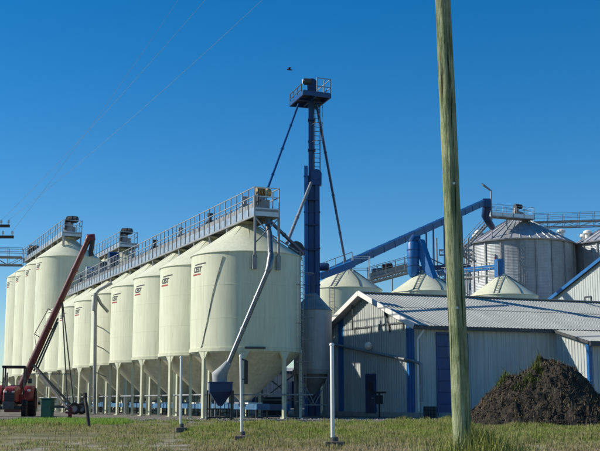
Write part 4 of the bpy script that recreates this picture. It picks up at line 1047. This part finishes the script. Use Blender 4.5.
def blades(spots, name, mt, parent=None, wmin=.012, wmax=.03, lean=.35, seg=1):
    """spots: (x, y, z, height); each blade a thin bent leaf"""
    n = len(spots); A = np.array(spots); ang = rng.uniform(0, 2 * np.pi, n); w = rng.uniform(wmin, wmax, n); la = rng.uniform(0, 2 * np.pi, n); ll = rng.uniform(.05, lean, n) * A[:, 3]
    dx, dy = np.cos(ang) * w / 2, np.sin(ang) * w / 2; lx, ly = np.cos(la) * ll, np.sin(la) * ll
    V = np.zeros((n, 5, 3)); h = A[:, 3]
    V[:, 0] = np.stack([A[:, 0] - dx, A[:, 1] - dy, A[:, 2] - .01], 1); V[:, 1] = np.stack([A[:, 0] + dx, A[:, 1] + dy, A[:, 2] - .01], 1)
    V[:, 2] = np.stack([A[:, 0] + dx * .8 + lx * .4, A[:, 1] + dy * .8 + ly * .4, A[:, 2] + h * .62], 1); V[:, 3] = np.stack([A[:, 0] - dx * .8 + lx * .4, A[:, 1] - dy * .8 + ly * .4, A[:, 2] + h * .62], 1)
    V[:, 4] = np.stack([A[:, 0] + lx, A[:, 1] + ly, A[:, 2] + h * .97], 1)
    off = wl(parent); V = V.reshape(-1, 3) - np.array([off.x, off.y, off.z])
    me = bpy.data.meshes.new(name); base = np.arange(n) * 5
    me.vertices.add(n * 5); me.vertices.foreach_set('co', V.ravel())
    quads = np.stack([base, base + 1, base + 2, base + 3], 1); tris = np.stack([base + 3, base + 2, base + 4], 1)
    loops = np.concatenate([quads, tris], 1).ravel(); me.loops.add(n * 7); me.loops.foreach_set('vertex_index', loops.astype(np.int32))
    st_ = np.stack([np.arange(n) * 7, np.arange(n) * 7 + 4], 1).ravel(); me.polygons.add(n * 2); me.polygons.foreach_set('loop_start', st_.astype(np.int32))
    me.update(calc_edges=True); me.validate(); me.materials.append(M[mt] if isinstance(mt, str) else mt)
    o = bpy.data.objects.new(name, me); COL.objects.link(o); o.parent = parent; return o
# dry stalks on the pile, green weeds on its left shoulder
sp = []
for _ in range(2600):
    x = random.uniform(x0, x1); y = random.uniform(PY_ - 3.2, PY_ + .8); h = pile_h(x, y)
    if h > .15: sp.append((x, y, gz(y) + h, random.uniform(.06, .28)))
for _ in range(900):      # spill at the foot
    pass
o = blades(sp, 'dry_stalks', 'straw', pile, .008, .022, 1.4); o['kind'] = 'stuff'
sp = []
xa, xb = W(497, 401, PY_).x, W(541, 401, PY_).x
for _ in range(2600):
    x = xa + (xb - xa) * random.random(); y = PY_ + random.gauss(-.35, .45); h = pile_h(x, y)
    dens = mnoise.noise(Vector((x * 1.6, y * 1.6, 5)))
    if dens > .02: sp.append((x, y, gz(y) + h - .02, random.uniform(.08, .36) * (1 if random.random() < .85 else 1.7)))
o = blades(sp, 'weeds', 'weed', pile, .012, .035, 1.0); o['kind'] = 'stuff'

# ================================================================ FOREGROUND POLE
PZ = 24.0
ptop = W(443.0, -60, PZ); p10 = W(443.3, 10, PZ); p420 = W(461.8, 420, PZ); dpole = (p10 - p420).normalized()
pbot = p420 + dpole * ((gz(PZ) - .3 - p420.z) / dpole.z); pend = p10 + dpole * 1.9
t = thing('utility_pole', Vector((pbot.x, pbot.y, gz(PZ))), 'weathered greenish wooden utility pole in the right foreground', 'utility pole')
m = MB(); L_ = (pend - pbot).length; n = 60; rb, rt = 18.9 / 2 * PZ / F * 1.0, 15.6 / 2 * PZ / F
base = len(m.v); nn = 40
for k in range(n + 1):
    f = k / n; c = pbot.lerp(pend, f); r0 = rb + (rt - rb) * f
    for j in range(nn):
        a = 2 * math.pi * j / nn; q = Vector((math.cos(a), math.sin(a), 0)); e = .010 * mnoise.noise(Vector((math.cos(a) * 3, math.sin(a) * 3, f * 7))) + .006 * mnoise.noise(Vector((math.cos(a) * 9, math.sin(a) * 9, f * 12)))
        # long drying checks
        e -= .014 * max(0, mnoise.noise(Vector((math.cos(a) * 7, math.sin(a) * 7, f * 3 + 11))) - .25)
        m.v.append(tuple(c + q * (r0 + e)))
for k in range(n):
    for j in range(nn): a = k * nn + j; b = k * nn + (j + 1) % nn; m.f.append((a, b, b + nn, a + nn))
m.f.append(tuple(n * nn + j for j in range(nn)))
m.build('pole', 'polewood', t, True)
for f, aa_ in ((.30, -95), (.52, -80)):
    c = pbot.lerp(pend, f); a = R(aa_); r0 = rb + (rt - rb) * f; q = c + Vector((math.cos(a), math.sin(a), 0)) * (r0 + .005); m = MB(); m.box(q, (.05, .012, .05)); m.build('tag_plate', 'galv', t)

# ================================================================ WHITE POSTS ON CONCRETE BLOCKS
def white_post(pxt, pyt, pxb, pyb, wpx, blk, label, extra=None):
    g = G(pxb, pyb + 2.0); top = W(pxt, pyt, g.y); t = thing('barrier_post', g, label, 'post', 'white posts on the verge')
    r = wpx / 2 * g.y / F; m = MB(); m.tube([g + UP * .2, top, top + UP * .02], [r, r, r * .8], 14); m.build('pipe', 'white', t, True)
    m = MB(); m.lathe([(0, 0), (r * 1.25, 0), (r * 1.25, .05), (r * .9, .09), (0, .1)], top, 14); m.build('cap', 'white', t, True)
    w = blk[0] * g.y / F; h = blk[1] * g.y / F; m = MB(); m.box(g + UP * (h / 2 - .06) + Vector((blk[2] * g.y / F, 0, 0)), (w, w * .8, h + .12), R(blk[3])); m.build('concrete_block', 'blockconc', t, bevel=.04)
    m = MB(); m.lathe([(0, 0), (r * 1.9, 0), (r * 1.9, .16), (r * 1.5, .18), (0, .18)], g + UP * (h - .02) + Vector((r * .8, 0, 0)), 12); m.build('socket', 'darksteel', t)
    return t, g, top, r
t, g, top, r = white_post(181.1, 358.5, 180.6, 430, 2.3, (11, 4.5, .5, 12), 'thin white post nearest the row of bins, leftmost of three')
t, g, top, r = white_post(240.7, 357, 241.7, 438, 2.6, (14, 4.5, .5, -8), 'white post with a dark box at its top, middle of three')
m = MB(); q = top + Vector((.22, .02, -.62)); m.box(q, (.15, .16, .95)); m.build('dark_box', 'plastic', t, bevel=.02)
m = MB(); m.bar(top + UP * -.08, top + Vector((.24, 0, -.15)), .07); m.bar(top + UP * -.9, top + Vector((.2, 0, -.9)), .05); m.build('bracket', 'darksteel', t)
t, g, top, r = white_post(331.9, 345.5, 332.7, 445, 4.0, (20, 5.5, 1.5, 5), 'thickest white post standing before the shed, rightmost of three')

# ================================================================ TRACTOR (faces the camera)
TRP = W(12.5, 415.5, 70.0); TRP.z = 0
tr = thing('tractor', TRP, 'red tractor with a dark canopy facing the road, coupled to the auger', 'tractor', rz=R(9)); tr.scale = (1.08, 1.08, 1.08)
def LBX(name, c, s, mt, parent=tr, bevel=.04): m = MB(); m.box(c, s); return m.build(name, mt, parent, bevel=bevel)
# hood: tapered with rounded top
m = MB(); ys = [-2.35, -2.25, -1.2, -.15]; hw = [.30, .36, .40, .42]; ht = [1.42, 1.55, 1.66, 1.72]; hb_ = [.86, .80, .80, .82]
for y, w, h, b in zip(ys, hw, ht, hb_): m.v += [(-w, y, b), (-w, y, h - .16), (-w * .72, y, h), (w * .72, y, h), (w, y, h - .16), (w, y, b)]
for k in range(3):
    for j in range(6): a = k * 6 + j; b = k * 6 + (j + 1) % 6; m.f.append((a, b, b + 6, a + 6))
m.f += [tuple(range(5, -1, -1)), tuple(18 + j for j in range(6))]
hood_ = m.build('hood', 'red', tr, bevel=.05)
LBX('grille', (0, -2.37, 1.08), (.56, .06, .5), 'plastic', hood_, .02)
for z in (.95, 1.05, 1.15, 1.25): LBX('grille_bar', (0, -2.41, z), (.5, .02, .02), 'darksteel', hood_, 0)
for sg in (-1, 1): LBX('headlight', (sg * .2, -2.395, 1.36), (.14, .05, .09), 'glass', hood_, .015)
LBX('chassis', (0, -.9, .62), (.46, 2.9, .42), 'darksteel'); LBX('front_axle', (0, -2.0, .48), (1.5, .16, .18), 'darksteel')
LBX('front_weights', (0, -2.62, .62), (.6, .3, .4), 'darksteel')
LBX('rear_axle', (0, .45, .82), (1.7, .3, .3), 'darksteel'); LBX('platform', (0, .2, .95), (1.1, 1.1, .06), 'plastic', tr, .01)
def wheel(cx, cy, r, w, nm):
    o = bpy.data.objects.new(nm, None); 
    m = MB(); prof_ = [(r * .55, -w / 2 + .02), (r * .8, -w / 2), (r * .93, -w / 2 + .03), (r * .95, 0), (r * .93, w / 2 - .03), (r * .8, w / 2), (r * .55, w / 2 - .02)]
    m.lathe(prof_, (cx, cy, r), 36, axis='x'); ty = m.build(nm, 'rubber', tr, True)
    m = MB(); nl = 18
    for k in range(nl):
        for sg in (-1, 1):
            a = 2 * math.pi * (k + (.5 if sg > 0 else 0)) / nl; a2 = a + .14
            p = Vector((cx + sg * .01, cy + r * .97 * math.cos(a), r + r * .97 * math.sin(a))); q = Vector((cx + sg * w * .48, cy + r * .94 * math.cos(a2), r + r * .94 * math.sin(a2)))
            m.bar(p, q, .05, .07, (0, math.cos(a), math.sin(a)))
    m.build('tread_lugs', 'rubber', ty)
    m = MB(); m.lathe([(r * .57, -w * .42), (r * .5, -w * .2), (r * .2, -w * .12), (0, -w * .12)], (cx, cy, r), 24, axis='x'); m.lathe([(r * .57, w * .42), (r * .5, w * .2), (r * .2, w * .12), (0, w * .12)], (cx, cy, r), 24, axis='x'); m.build('rim', 'red', ty, True)
for sg in (-1, 1): wheel(sg * 1.02, .45, .80, .48, 'rear_wheel'); wheel(sg * .80, -2.0, .46, .28, 'front_wheel')
for sg in (-1, 1):
    m = MB(); r0 = .93
    pts = [(.45 + r0 * math.cos(a), .80 + r0 * math.sin(a)) for a in np.linspace(R(10), R(175), 12)]
    for x in (sg * .62, sg * 1.16): m.v += [(x, y, z) for y, z in pts]
    n = len(pts)
    for k in range(n - 1): m.f.append((k, k + 1, n + k + 1, n + k))
    i = len(m.v); m.v += [(sg * .62, y, .95) for y, z in pts]
    for k in range(n - 1): m.f.append((k, k + 1, i + k + 1, i + k))
    o = m.build('fender', 'red', tr, True); so_ = o.modifiers.new('solid', 'SOLIDIFY'); so_.thickness = .03
    LBX('work_light', (sg * .9, -.42, 1.45), (.16, .08, .12), 'glass', o, .02)
LBX('fuel_tank', (.55, -.35, .98), (.30, .7, .5), 'red'); 
m = MB(); m.box((0, .45, 1.2), (.5, .5, .12)); m.box((0, .70, 1.5), (.5, .12, .55)); m.build('seat', 'plastic', tr, bevel=.04)
m = MB(); m.tube([(0, -.1, 1.1), (0, .05, 1.65)], .03, 8); m.tube([Vector((.2 * math.cos(a), .05 + .2 * math.sin(a) * .8, 1.66 + .1 * math.sin(a))) for a in np.linspace(0, 2 * math.pi, 15)], .018, 6); m.build('steering_wheel', 'plastic', tr)
LBX('dashboard', (0, -.18, 1.5), (.6, .16, .45), 'plastic')
m = MB()
for x in (-.52, .52):
    pass
for x in (-.58, .58):
    m = MB(); m.bar((x, .95, .9), (x, .95, 2.72), .08); m.build('canopy_post', 'plastic', tr)
    m = MB(); m.bar((x, -.25, 1.2), (x, -.25, 2.72), .06); m.build('canopy_post', 'plastic', tr)
LBX('canopy', (0, .35, 2.78), (1.32, 1.6, .13), 'plastic', tr, .05)
m = MB(); m.tube([(-.3, -.9, 1.6), (-.3, -.9, 2.3), (-.3, -.82, 2.42)], .045, 8); m.build('exhaust_stack', 'darksteel', tr)
for sg in (-1, 1): m = MB(); m.bar((sg * .58, -.25, 1.9), (sg * .85, -.3, 1.95), .03); m.box((sg * .92, -.3, 1.98), (.2, .04, .28)); m.build('mirror', 'plastic', tr)

# ================================================================ AUGER
AY = 80.0
def A_(px, py, dy=0): return W(px, py, AY + dy)
a0 = W(14, 402, AY + 1.2); a0.z = max(.25, a0.z); a1 = A_(89.5, 237)
ag = thing('grain_auger', (A_(72, 410).x, AY, 0), 'dark red portable grain auger rising over the bins at left', 'auger')
m = MB(); d = a1 - a0
m.tube([a0, a0.lerp(a1, .45), a1], [.27, .25, .21], 14); m.build('tube', 'augerred', ag, True)
for f in (.25, .45, .62, .8):
    q = a0.lerp(a1, f); dn = d.normalized(); m = MB(); m.tube([q - dn * .05, q + dn * .05], .285, 14); m.build('flange', 'augerred', ag)
# truss cable posts above the tube and drive shaft beneath
side = Vector((.9, -.1, -.45)).normalized()
m = MB(); m.tube([a0.lerp(a1, .20) + side * .38, a0.lerp(a1, .52) + side * .38], .065, 8); m.tube([a0.lerp(a1, .20) + side * .58, a0.lerp(a1, .50) + side * .50], .06, 8); m.build('hydraulic_pipes', 'darksteel', ag, True)
upn = Vector((-.87, 0, .5))
m = MB(); k0, k1, k2 = a0.lerp(a1, .38), a0.lerp(a1, .46), a0.lerp(a1, .54)
m.bar(k0, k0 + upn * .7, .05); m.bar(k2, k2 + upn * .55, .05); m.bar(k0 + upn * .7, k2 + upn * .55, .04); m.bar(k0 + upn * .7, a0.lerp(a1, .30), .03); m.build('truss_frame', 'augerred', ag)
# head: hood and rubber spout
m = MB(); m.tube([a1 - d.normalized() * .35, a1, a1 + Vector((.16, 0, .04)), a1 + Vector((.22, 0, -.25))], [.23, .28, .28, .22], 14); m.build('discharge_head', 'augerred', ag, True)
m = MB(); c = a1 + Vector((.2, 0, -.2)); m.tube([c, c + Vector((0, 0, -.35)), c + Vector((-.08, 0, -.85)), c + Vector((-.03, 0, -1.2))], [.20, .18, .18, .19], 12); m.build('rubber_spout', 'plastic', ag, True)
# undercarriage
axl = A_(71, 409); axl.z = .42
for sg in (-1, 1):
    m = MB(); y = AY + sg * 1.1
    m.bar(Vector((axl.x, y, .42)), a0.lerp(a1, .62) + Vector((.1, sg * .15, -.2)), .075); m.build('lift_arm', 'darksteel', ag)
    m = MB(); m.bar(Vector((axl.x, y, .42)), a0.lerp(a1, .24) + Vector((.1, sg * .12, -.2)), .10, .16); m.build('frame_arm', 'armgrey', ag)
m = MB()
for k in range(6):
    f = k / 6; f2 = (k + 1) / 6; pA_ = Vector((axl.x, AY - 1.1, .42)); pB_ = a0.lerp(a1, .24) + Vector((.1, -.12, -.2)); pC_ = Vector((axl.x, AY + 1.1, .42)); pD_ = a0.lerp(a1, .24) + Vector((.1, .12, -.2))
    m.bar(pA_.lerp(pB_, f), pC_.lerp(pD_, f), .05)
m.build('frame_rungs', 'armgrey', ag)
m = MB(); m.bar(A_(28, 374, -1.0), A_(71, 374, -1.0), .06); m.build('tie_bar', 'darksteel', ag)
m = MB(); m.bar(Vector((axl.x - 1.6, AY, .55)), Vector((axl.x + .8, AY, .5)), .14, .18); m.bar(Vector((axl.x, AY - 1.3, .42)), Vector((axl.x, AY + 1.3, .42)), .12); m.build('axle', 'darksteel', ag)
for sg in (-1, 1):
    m = MB(); m.lathe([(.22, -.11), (.36, -.12), (.41, -.06), (.41, .06), (.36, .12), (.22, .11)], (axl.x + .5, AY + sg * 1.25, .41), 24, axis='y'); w_ = m.build('wheel', 'rubber', ag, True)
    m = MB(); m.lathe([(.24, -.08), (.2, 0), (0, 0)], (axl.x + .5, AY + sg * 1.25, .41), 18, axis='y'); m.build('rim', 'grey', w_, True)
m = MB(); hpb = Vector((a0.x, a0.y, .05)); m.box(hpb + UP * .35, (1.1, 1.2, .5)); m.build('intake_hopper', 'augerred', ag, bevel=.05)
# ---- hydrant, green cabinet, leaning post
g = G(69.8, 420.2); t = thing('fire_hydrant', g, 'red fire hydrant in the green grass at left', 'hydrant'); hH = 15 * g.y / F
k = hH
m = MB(); m.lathe([(.22 * k, 0), (.22 * k, .05 * k), (.14 * k, .07 * k), (.13 * k, .62 * k), (.18 * k, .65 * k), (.18 * k, .70 * k), (.15 * k, .8 * k), (.08 * k, .9 * k), (.05 * k, .92 * k), (.05 * k, k), (0, k)], g, 20); m.build('barrel', 'red', t, True)
for sg in (-1, 1):
    m = MB(); m.tube([g + Vector((sg * .1 * k, 0, .5 * k)), g + Vector((sg * .27 * k, 0, .5 * k)), g + Vector((sg * .31 * k, 0, .5 * k))], [.07 * k, .07 * k, .05 * k], 10); m.build('hose_cap', 'red', t, True)
m = MB(); m.tube([g + Vector((0, -.1 * k, .42 * k)), g + Vector((0, -.28 * k, .42 * k))], .09 * k, 12); m.build('pumper_cap', 'red', t, True)
g = G(47.2, 418.5); t = thing('utility_cabinet', g, 'dark green utility cabinet standing right of the tractor', 'cabinet'); hC = 19.5 * g.y / F; wC = 10.2 * g.y / F
m = MB(); m.box(g + UP * (hC / 2), (wC, .45, hC), R(-14)); m.build('case', 'tealgreen', t, bevel=.02); m = MB(); m.box(g + UP * (hC + .0), (wC + .05, .50, .06), R(-14)); m.build('lid', 'tealgreen', t, bevel=.015)
m = MB(); q = g + Vector((.02, -.24, hC * .5)); m.box(q + Vector((.0, 0, 0)), (wC - .08, .012, hC - .16), R(-14)); m.build('door', 'tealgreen', t)
m = MB(); m.box(q + Vector((wC * .3, -.06, .05)), (.04, .03, .1), R(-14)); m.build('latch', 'darksteel', t)
g = G(89.3, 428); top = W(85, 394.5, g.y + .3); t = thing('fence_post', g, 'dark leaning wooden post in the grass near the hydrant', 'post')
m = MB(); m.tube([g - UP * .1, g.lerp(top, .5), top], [.085, .08, .075], 10); m.build('stake', 'darkwood', t, True); m = MB(); q = g.lerp(top, .93); m.tube([q, q + (top - g).normalized() * .16], .10, 10); m.build('head_band', 'darkwood', t)

# ================================================================ LEFT POWER POLE, WIRES, BIRD
LPY = 57.5; lp = W(-15, 401.5, LPY); lp.z = gz(LPY)
t = thing('power_pole', lp, 'distant power pole with crossarms poking in at the left edge', 'utility pole')
zt1, zt2 = ZP(226, LPY), ZP(237, LPY); m = MB(); m.tube([lp, Vector((lp.x, lp.y, zt1 + .9))], [.17, .12], 14); m.build('pole', 'darkwood', t, True)
ends = []
for z, pxe in ((zt1, 9.5), (zt2, 14)):
    xe = W(pxe, 230, LPY).x; m = MB(); m.bar(Vector((2 * lp.x - xe, lp.y, z)), Vector((xe, lp.y, z)), .12, .14); arm = m.build('crossarm', 'darkwood', t)
    for f in (-.93, -.5, .5, .93):
        q = Vector((lp.x + (xe - lp.x) * f, lp.y, z + .07)); m = MB(); m.lathe([(.02, 0), (.02, .08), (.07, .09), (.05, .15), (.07, .17), (.04, .24), (0, .25)], q, 10); m.build('insulator', 'glass', arm, True); ends.append(q + UP * .24)
for k, (e, px0, Yn) in enumerate(((ends[3], 262, 40), (ends[2], 205, 42), (ends[7], 178, 43))):
    near = W(px0, 0, Yn); far = Vector(e); v = near - far; pts = []
    for f in np.linspace(0, 1.55, 26): q = far + v * f; q.z -= .9 * f * (1.0 - f) if f < 1 else 0; pts.append(q)
    m = MB(); m.tube(pts, .0055, 5); o = m.build('power_line', 'galv'); tag(o, ['lowest thin power line crossing the upper left sky', 'middle thin power line crossing the upper left sky', 'uppermost thin power line in the left sky'][k], 'power line', 'power lines')
c = W(289.3, 69.5, 110); t = thing('bird', c, 'small dark bird flying left of the tower head', 'bird')
m = MB(); m.tube([c + Vector((-.26, 0, .02)), c + Vector((-.18, 0, .04)), c, c + Vector((.2, 0, -.03)), c + Vector((.34, 0, -.02))], [.02, .065, .09, .05, .02], 10); m.build('body', 'bird', t, True)
for sg in (-1, 1):
    m = MB(); m.v += [tuple(c + Vector(p)) for p in ((-.10, 0, .05), (.10, 0, .04), (.16, sg * .32, .13), (-.06, sg * .30, .16), (.24, sg * .62, .04))]; m.f += [(0, 1, 2, 3), (3, 2, 4)]; o = m.build('wing', 'bird', t); z_ = o.modifiers.new('solid', 'SOLIDIFY'); z_.thickness = .015

# ================================================================ GRASS
def grass_material(name, ga, gb, da, db, y0, y1, x_green=None):
    m = bpy.data.materials.new(name); m.use_nodes = True; nt = m.node_tree; L = nt.links.new; b = nt.nodes['Principled BSDF']; b.inputs['Roughness'].default_value = .75; b.inputs['Specular IOR Level'].default_value = .2
    geo = nt.nodes.new('ShaderNodeNewGeometry')
    n1 = nt.nodes.new('ShaderNodeTexNoise'); n1.inputs['Scale'].default_value = .55; n1.inputs['Detail'].default_value = 5; L(geo.outputs['Position'], n1.inputs['Vector'])
    n2 = nt.nodes.new('ShaderNodeTexNoise'); n2.inputs['Scale'].default_value = 14; n2.inputs['Detail'].default_value = 2; L(geo.outputs['Position'], n2.inputs['Vector'])
    def rp(src, c0, c1, p0=.35, p1=.65):
        r = nt.nodes.new('ShaderNodeValToRGB'); r.color_ramp.elements[0].position = p0; r.color_ramp.elements[1].position = p1; r.color_ramp.elements[0].color = (*c0, 1); r.color_ramp.elements[1].color = (*c1, 1); L(src, r.inputs[0]); return r.outputs[0]
    g = rp(n2.outputs['Fac'], ga, gb); d = rp(n2.outputs['Fac'], da, db); f = rp(n1.outputs['Fac'], (0, 0, 0), (1, 1, 1), y0, y1)
    mx = nt.nodes.new('ShaderNodeMix'); mx.data_type = 'RGBA'; L(f, mx.inputs[0]); L(g, mx.inputs[6]); L(d, mx.inputs[7]); L(mx.outputs[2], b.inputs['Base Color'])
    tr_ = nt.nodes.new('ShaderNodeBsdfTranslucent'); L(mx.outputs[2], tr_.inputs[0]); ms = nt.nodes.new('ShaderNodeMixShader'); ms.inputs[0].default_value = .42
    out = nt.nodes['Material Output']; L(b.outputs[0], ms.inputs[1]); L(tr_.outputs[0], ms.inputs[2]); L(ms.outputs[0], out.inputs[0])
    return m
M['grass'] = grass_material('verge_grass', (.19, .25, .05), (.34, .40, .10), (.31, .30, .11), (.42, .40, .17), .42, .66)
M['lush'] = grass_material('lush_grass', (.16, .30, .04), (.28, .46, .08), (.21, .33, .06), (.32, .44, .10), .45, .7)
M['drygrass'] = grass_material('dry_grass', (.28, .25, .11), (.38, .34, .17), (.36, .29, .16), (.48, .41, .25), .4, .6)
sp, spl, spd = [], [], []
X0 = lambda y: -.30 * y - 2; X1 = lambda y: .30 * y + 3
for _ in range(300000):
    y = 39.0 + 18.5 * random.random(); x = random.uniform(X0(y), X1(y)); z = gz(y) + gnoise(x, y); px = 300 + F * x / y; py = 401.5 + (CAMZ - z) * F / y
    n1 = mnoise.noise(Vector((x * .35, y * .35, 2))); n2 = mnoise.noise(Vector((x * 1.3, y * 1.3, 9)))
    if 12 + 14 * n2 < px < 128 + 22 * n2 + 14 * n1 and 416.2 + 1.2 * n2 < py < 425.5 + 2.2 * n1 + 1.2 * n2:
        if n2 > -.35 or random.random() < .3: (spl if random.random() < .8 else sp).append((x, y, z, random.uniform(.05, .2)))
        continue
        spl.append((x, y, z, random.uniform(.08, .24)))
        continue
    edge = 422.8 + 2.0 * n1 + (3.5 if 100 < px < 215 else 0) - (3 if px > 395 else 0)
    if py < edge: 
        if n2 > (.05 if px < 215 else .25) and random.random() < (.6 if px < 215 else .25): sp.append((x, y, z, random.uniform(.04, .12)))
        continue
    if px < 205 + 45 * n1 + 30 * n2 and py > 426:      # worn track on the left
        dens = .22 + .9 * n1 + .9 * n2 + (.25 if py < 430 else -.05)
        if random.random() < dens: (spd if random.random() < .55 else sp).append((x, y, z, random.uniform(.05, .15)))
        continue
    hs = .45 + 1.5 * max(0, n2 + .2); dry = max(0, (py - 434) / 12) + .45 * n1
    dens = .98 + .7 * n2 - .42 * dry
    if random.random() < dens:
        (spd if random.random() < .10 + .65 * dry else sp).append((x, y, z, random.uniform(.06, .2) * hs))
for s_, nm, mt, lb in ((sp, 'grass', 'grass', 'short olive green grass over the verge'), (spl, 'grass', 'lush', 'bright green grass patch around the hydrant'), (spd, 'dry_grass', 'drygrass', 'dry tan grass scattered on the near verge')):
    o = blades(s_, nm, mt, None, .012, .032, .5); tag(o, lb, 'grass', kind='stuff')
# seed heads and dead stalks standing above the turf
sp = []
for _ in range(1500):
    y = 39.5 + 15 * random.random() ** 1.3; x = random.uniform(X0(y), X1(y))
    if mnoise.noise(Vector((x * .6, y * .6, 21))) > .05: sp.append((x, y, gz(y) + gnoise(x, y), random.uniform(.22, .55)))
o = blades(sp, 'dead_stalks', 'straw', None, .008, .02, .5); tag(o, 'dead weed stalks standing above the verge grass', 'weeds', kind='stuff')
# tall grass round the foreground pole
sp = []
for _ in range(2600):
    a = random.random() * 6.3; r0 = abs(random.gauss(0, .55)) + .05; x = pbot.x + .25 + r0 * math.cos(a) * 1.2; y = PZ + r0 * math.sin(a)
    if math.hypot(x - pbot.x, y - PZ) < .2: continue
    sp.append((x, y, gz(y), max(.2, random.uniform(.55, 1.12) - .28 * r0)))
o = blades(sp, 'tall_grass', 'tall', None, .006, .016, .45); tag(o, 'tall unmown grass round the foot of the foreground pole', 'grass', kind='stuff')
# loose gravel on the yard edge
def hgr(x, y): return gz(y) + gnoise(x, y) + .01
o = clods(5200, (-22, 26), (54, 60), hgr, .015, .06, 'gravel', 'concrete', None); M['gravelstone'] = M['concrete']; tag(o, 'loose grey gravel along the edge of the yard', 'gravel')

# ================================================================ FAR TREE BELT
m = MB()
for _ in range(5200):
    x = random.uniform(-210, 190); y = 330 + random.uniform(-10, 10); top = 5.0 + 2.2 * mnoise.noise(Vector((x * .05, 0, 0))) + 1.6 * mnoise.noise(Vector((x * .23, 0, 4)))
    z = random.uniform(.2, max(1, top)); s = random.uniform(.5, 1.1); c = Vector((x, y, z)); u = Vector((random.gauss(0, 1), random.gauss(0, 1), random.gauss(0, 1))).normalized(); v = u.orthogonal().normalized()
    m.poly([c + u * s, c + v * s, c - u * s, c - v * s])
o = m.build('tree_belt', 'leafdark'); tag(o, 'low dark belt of trees along the far horizon behind the bins', 'trees', kind='stuff')
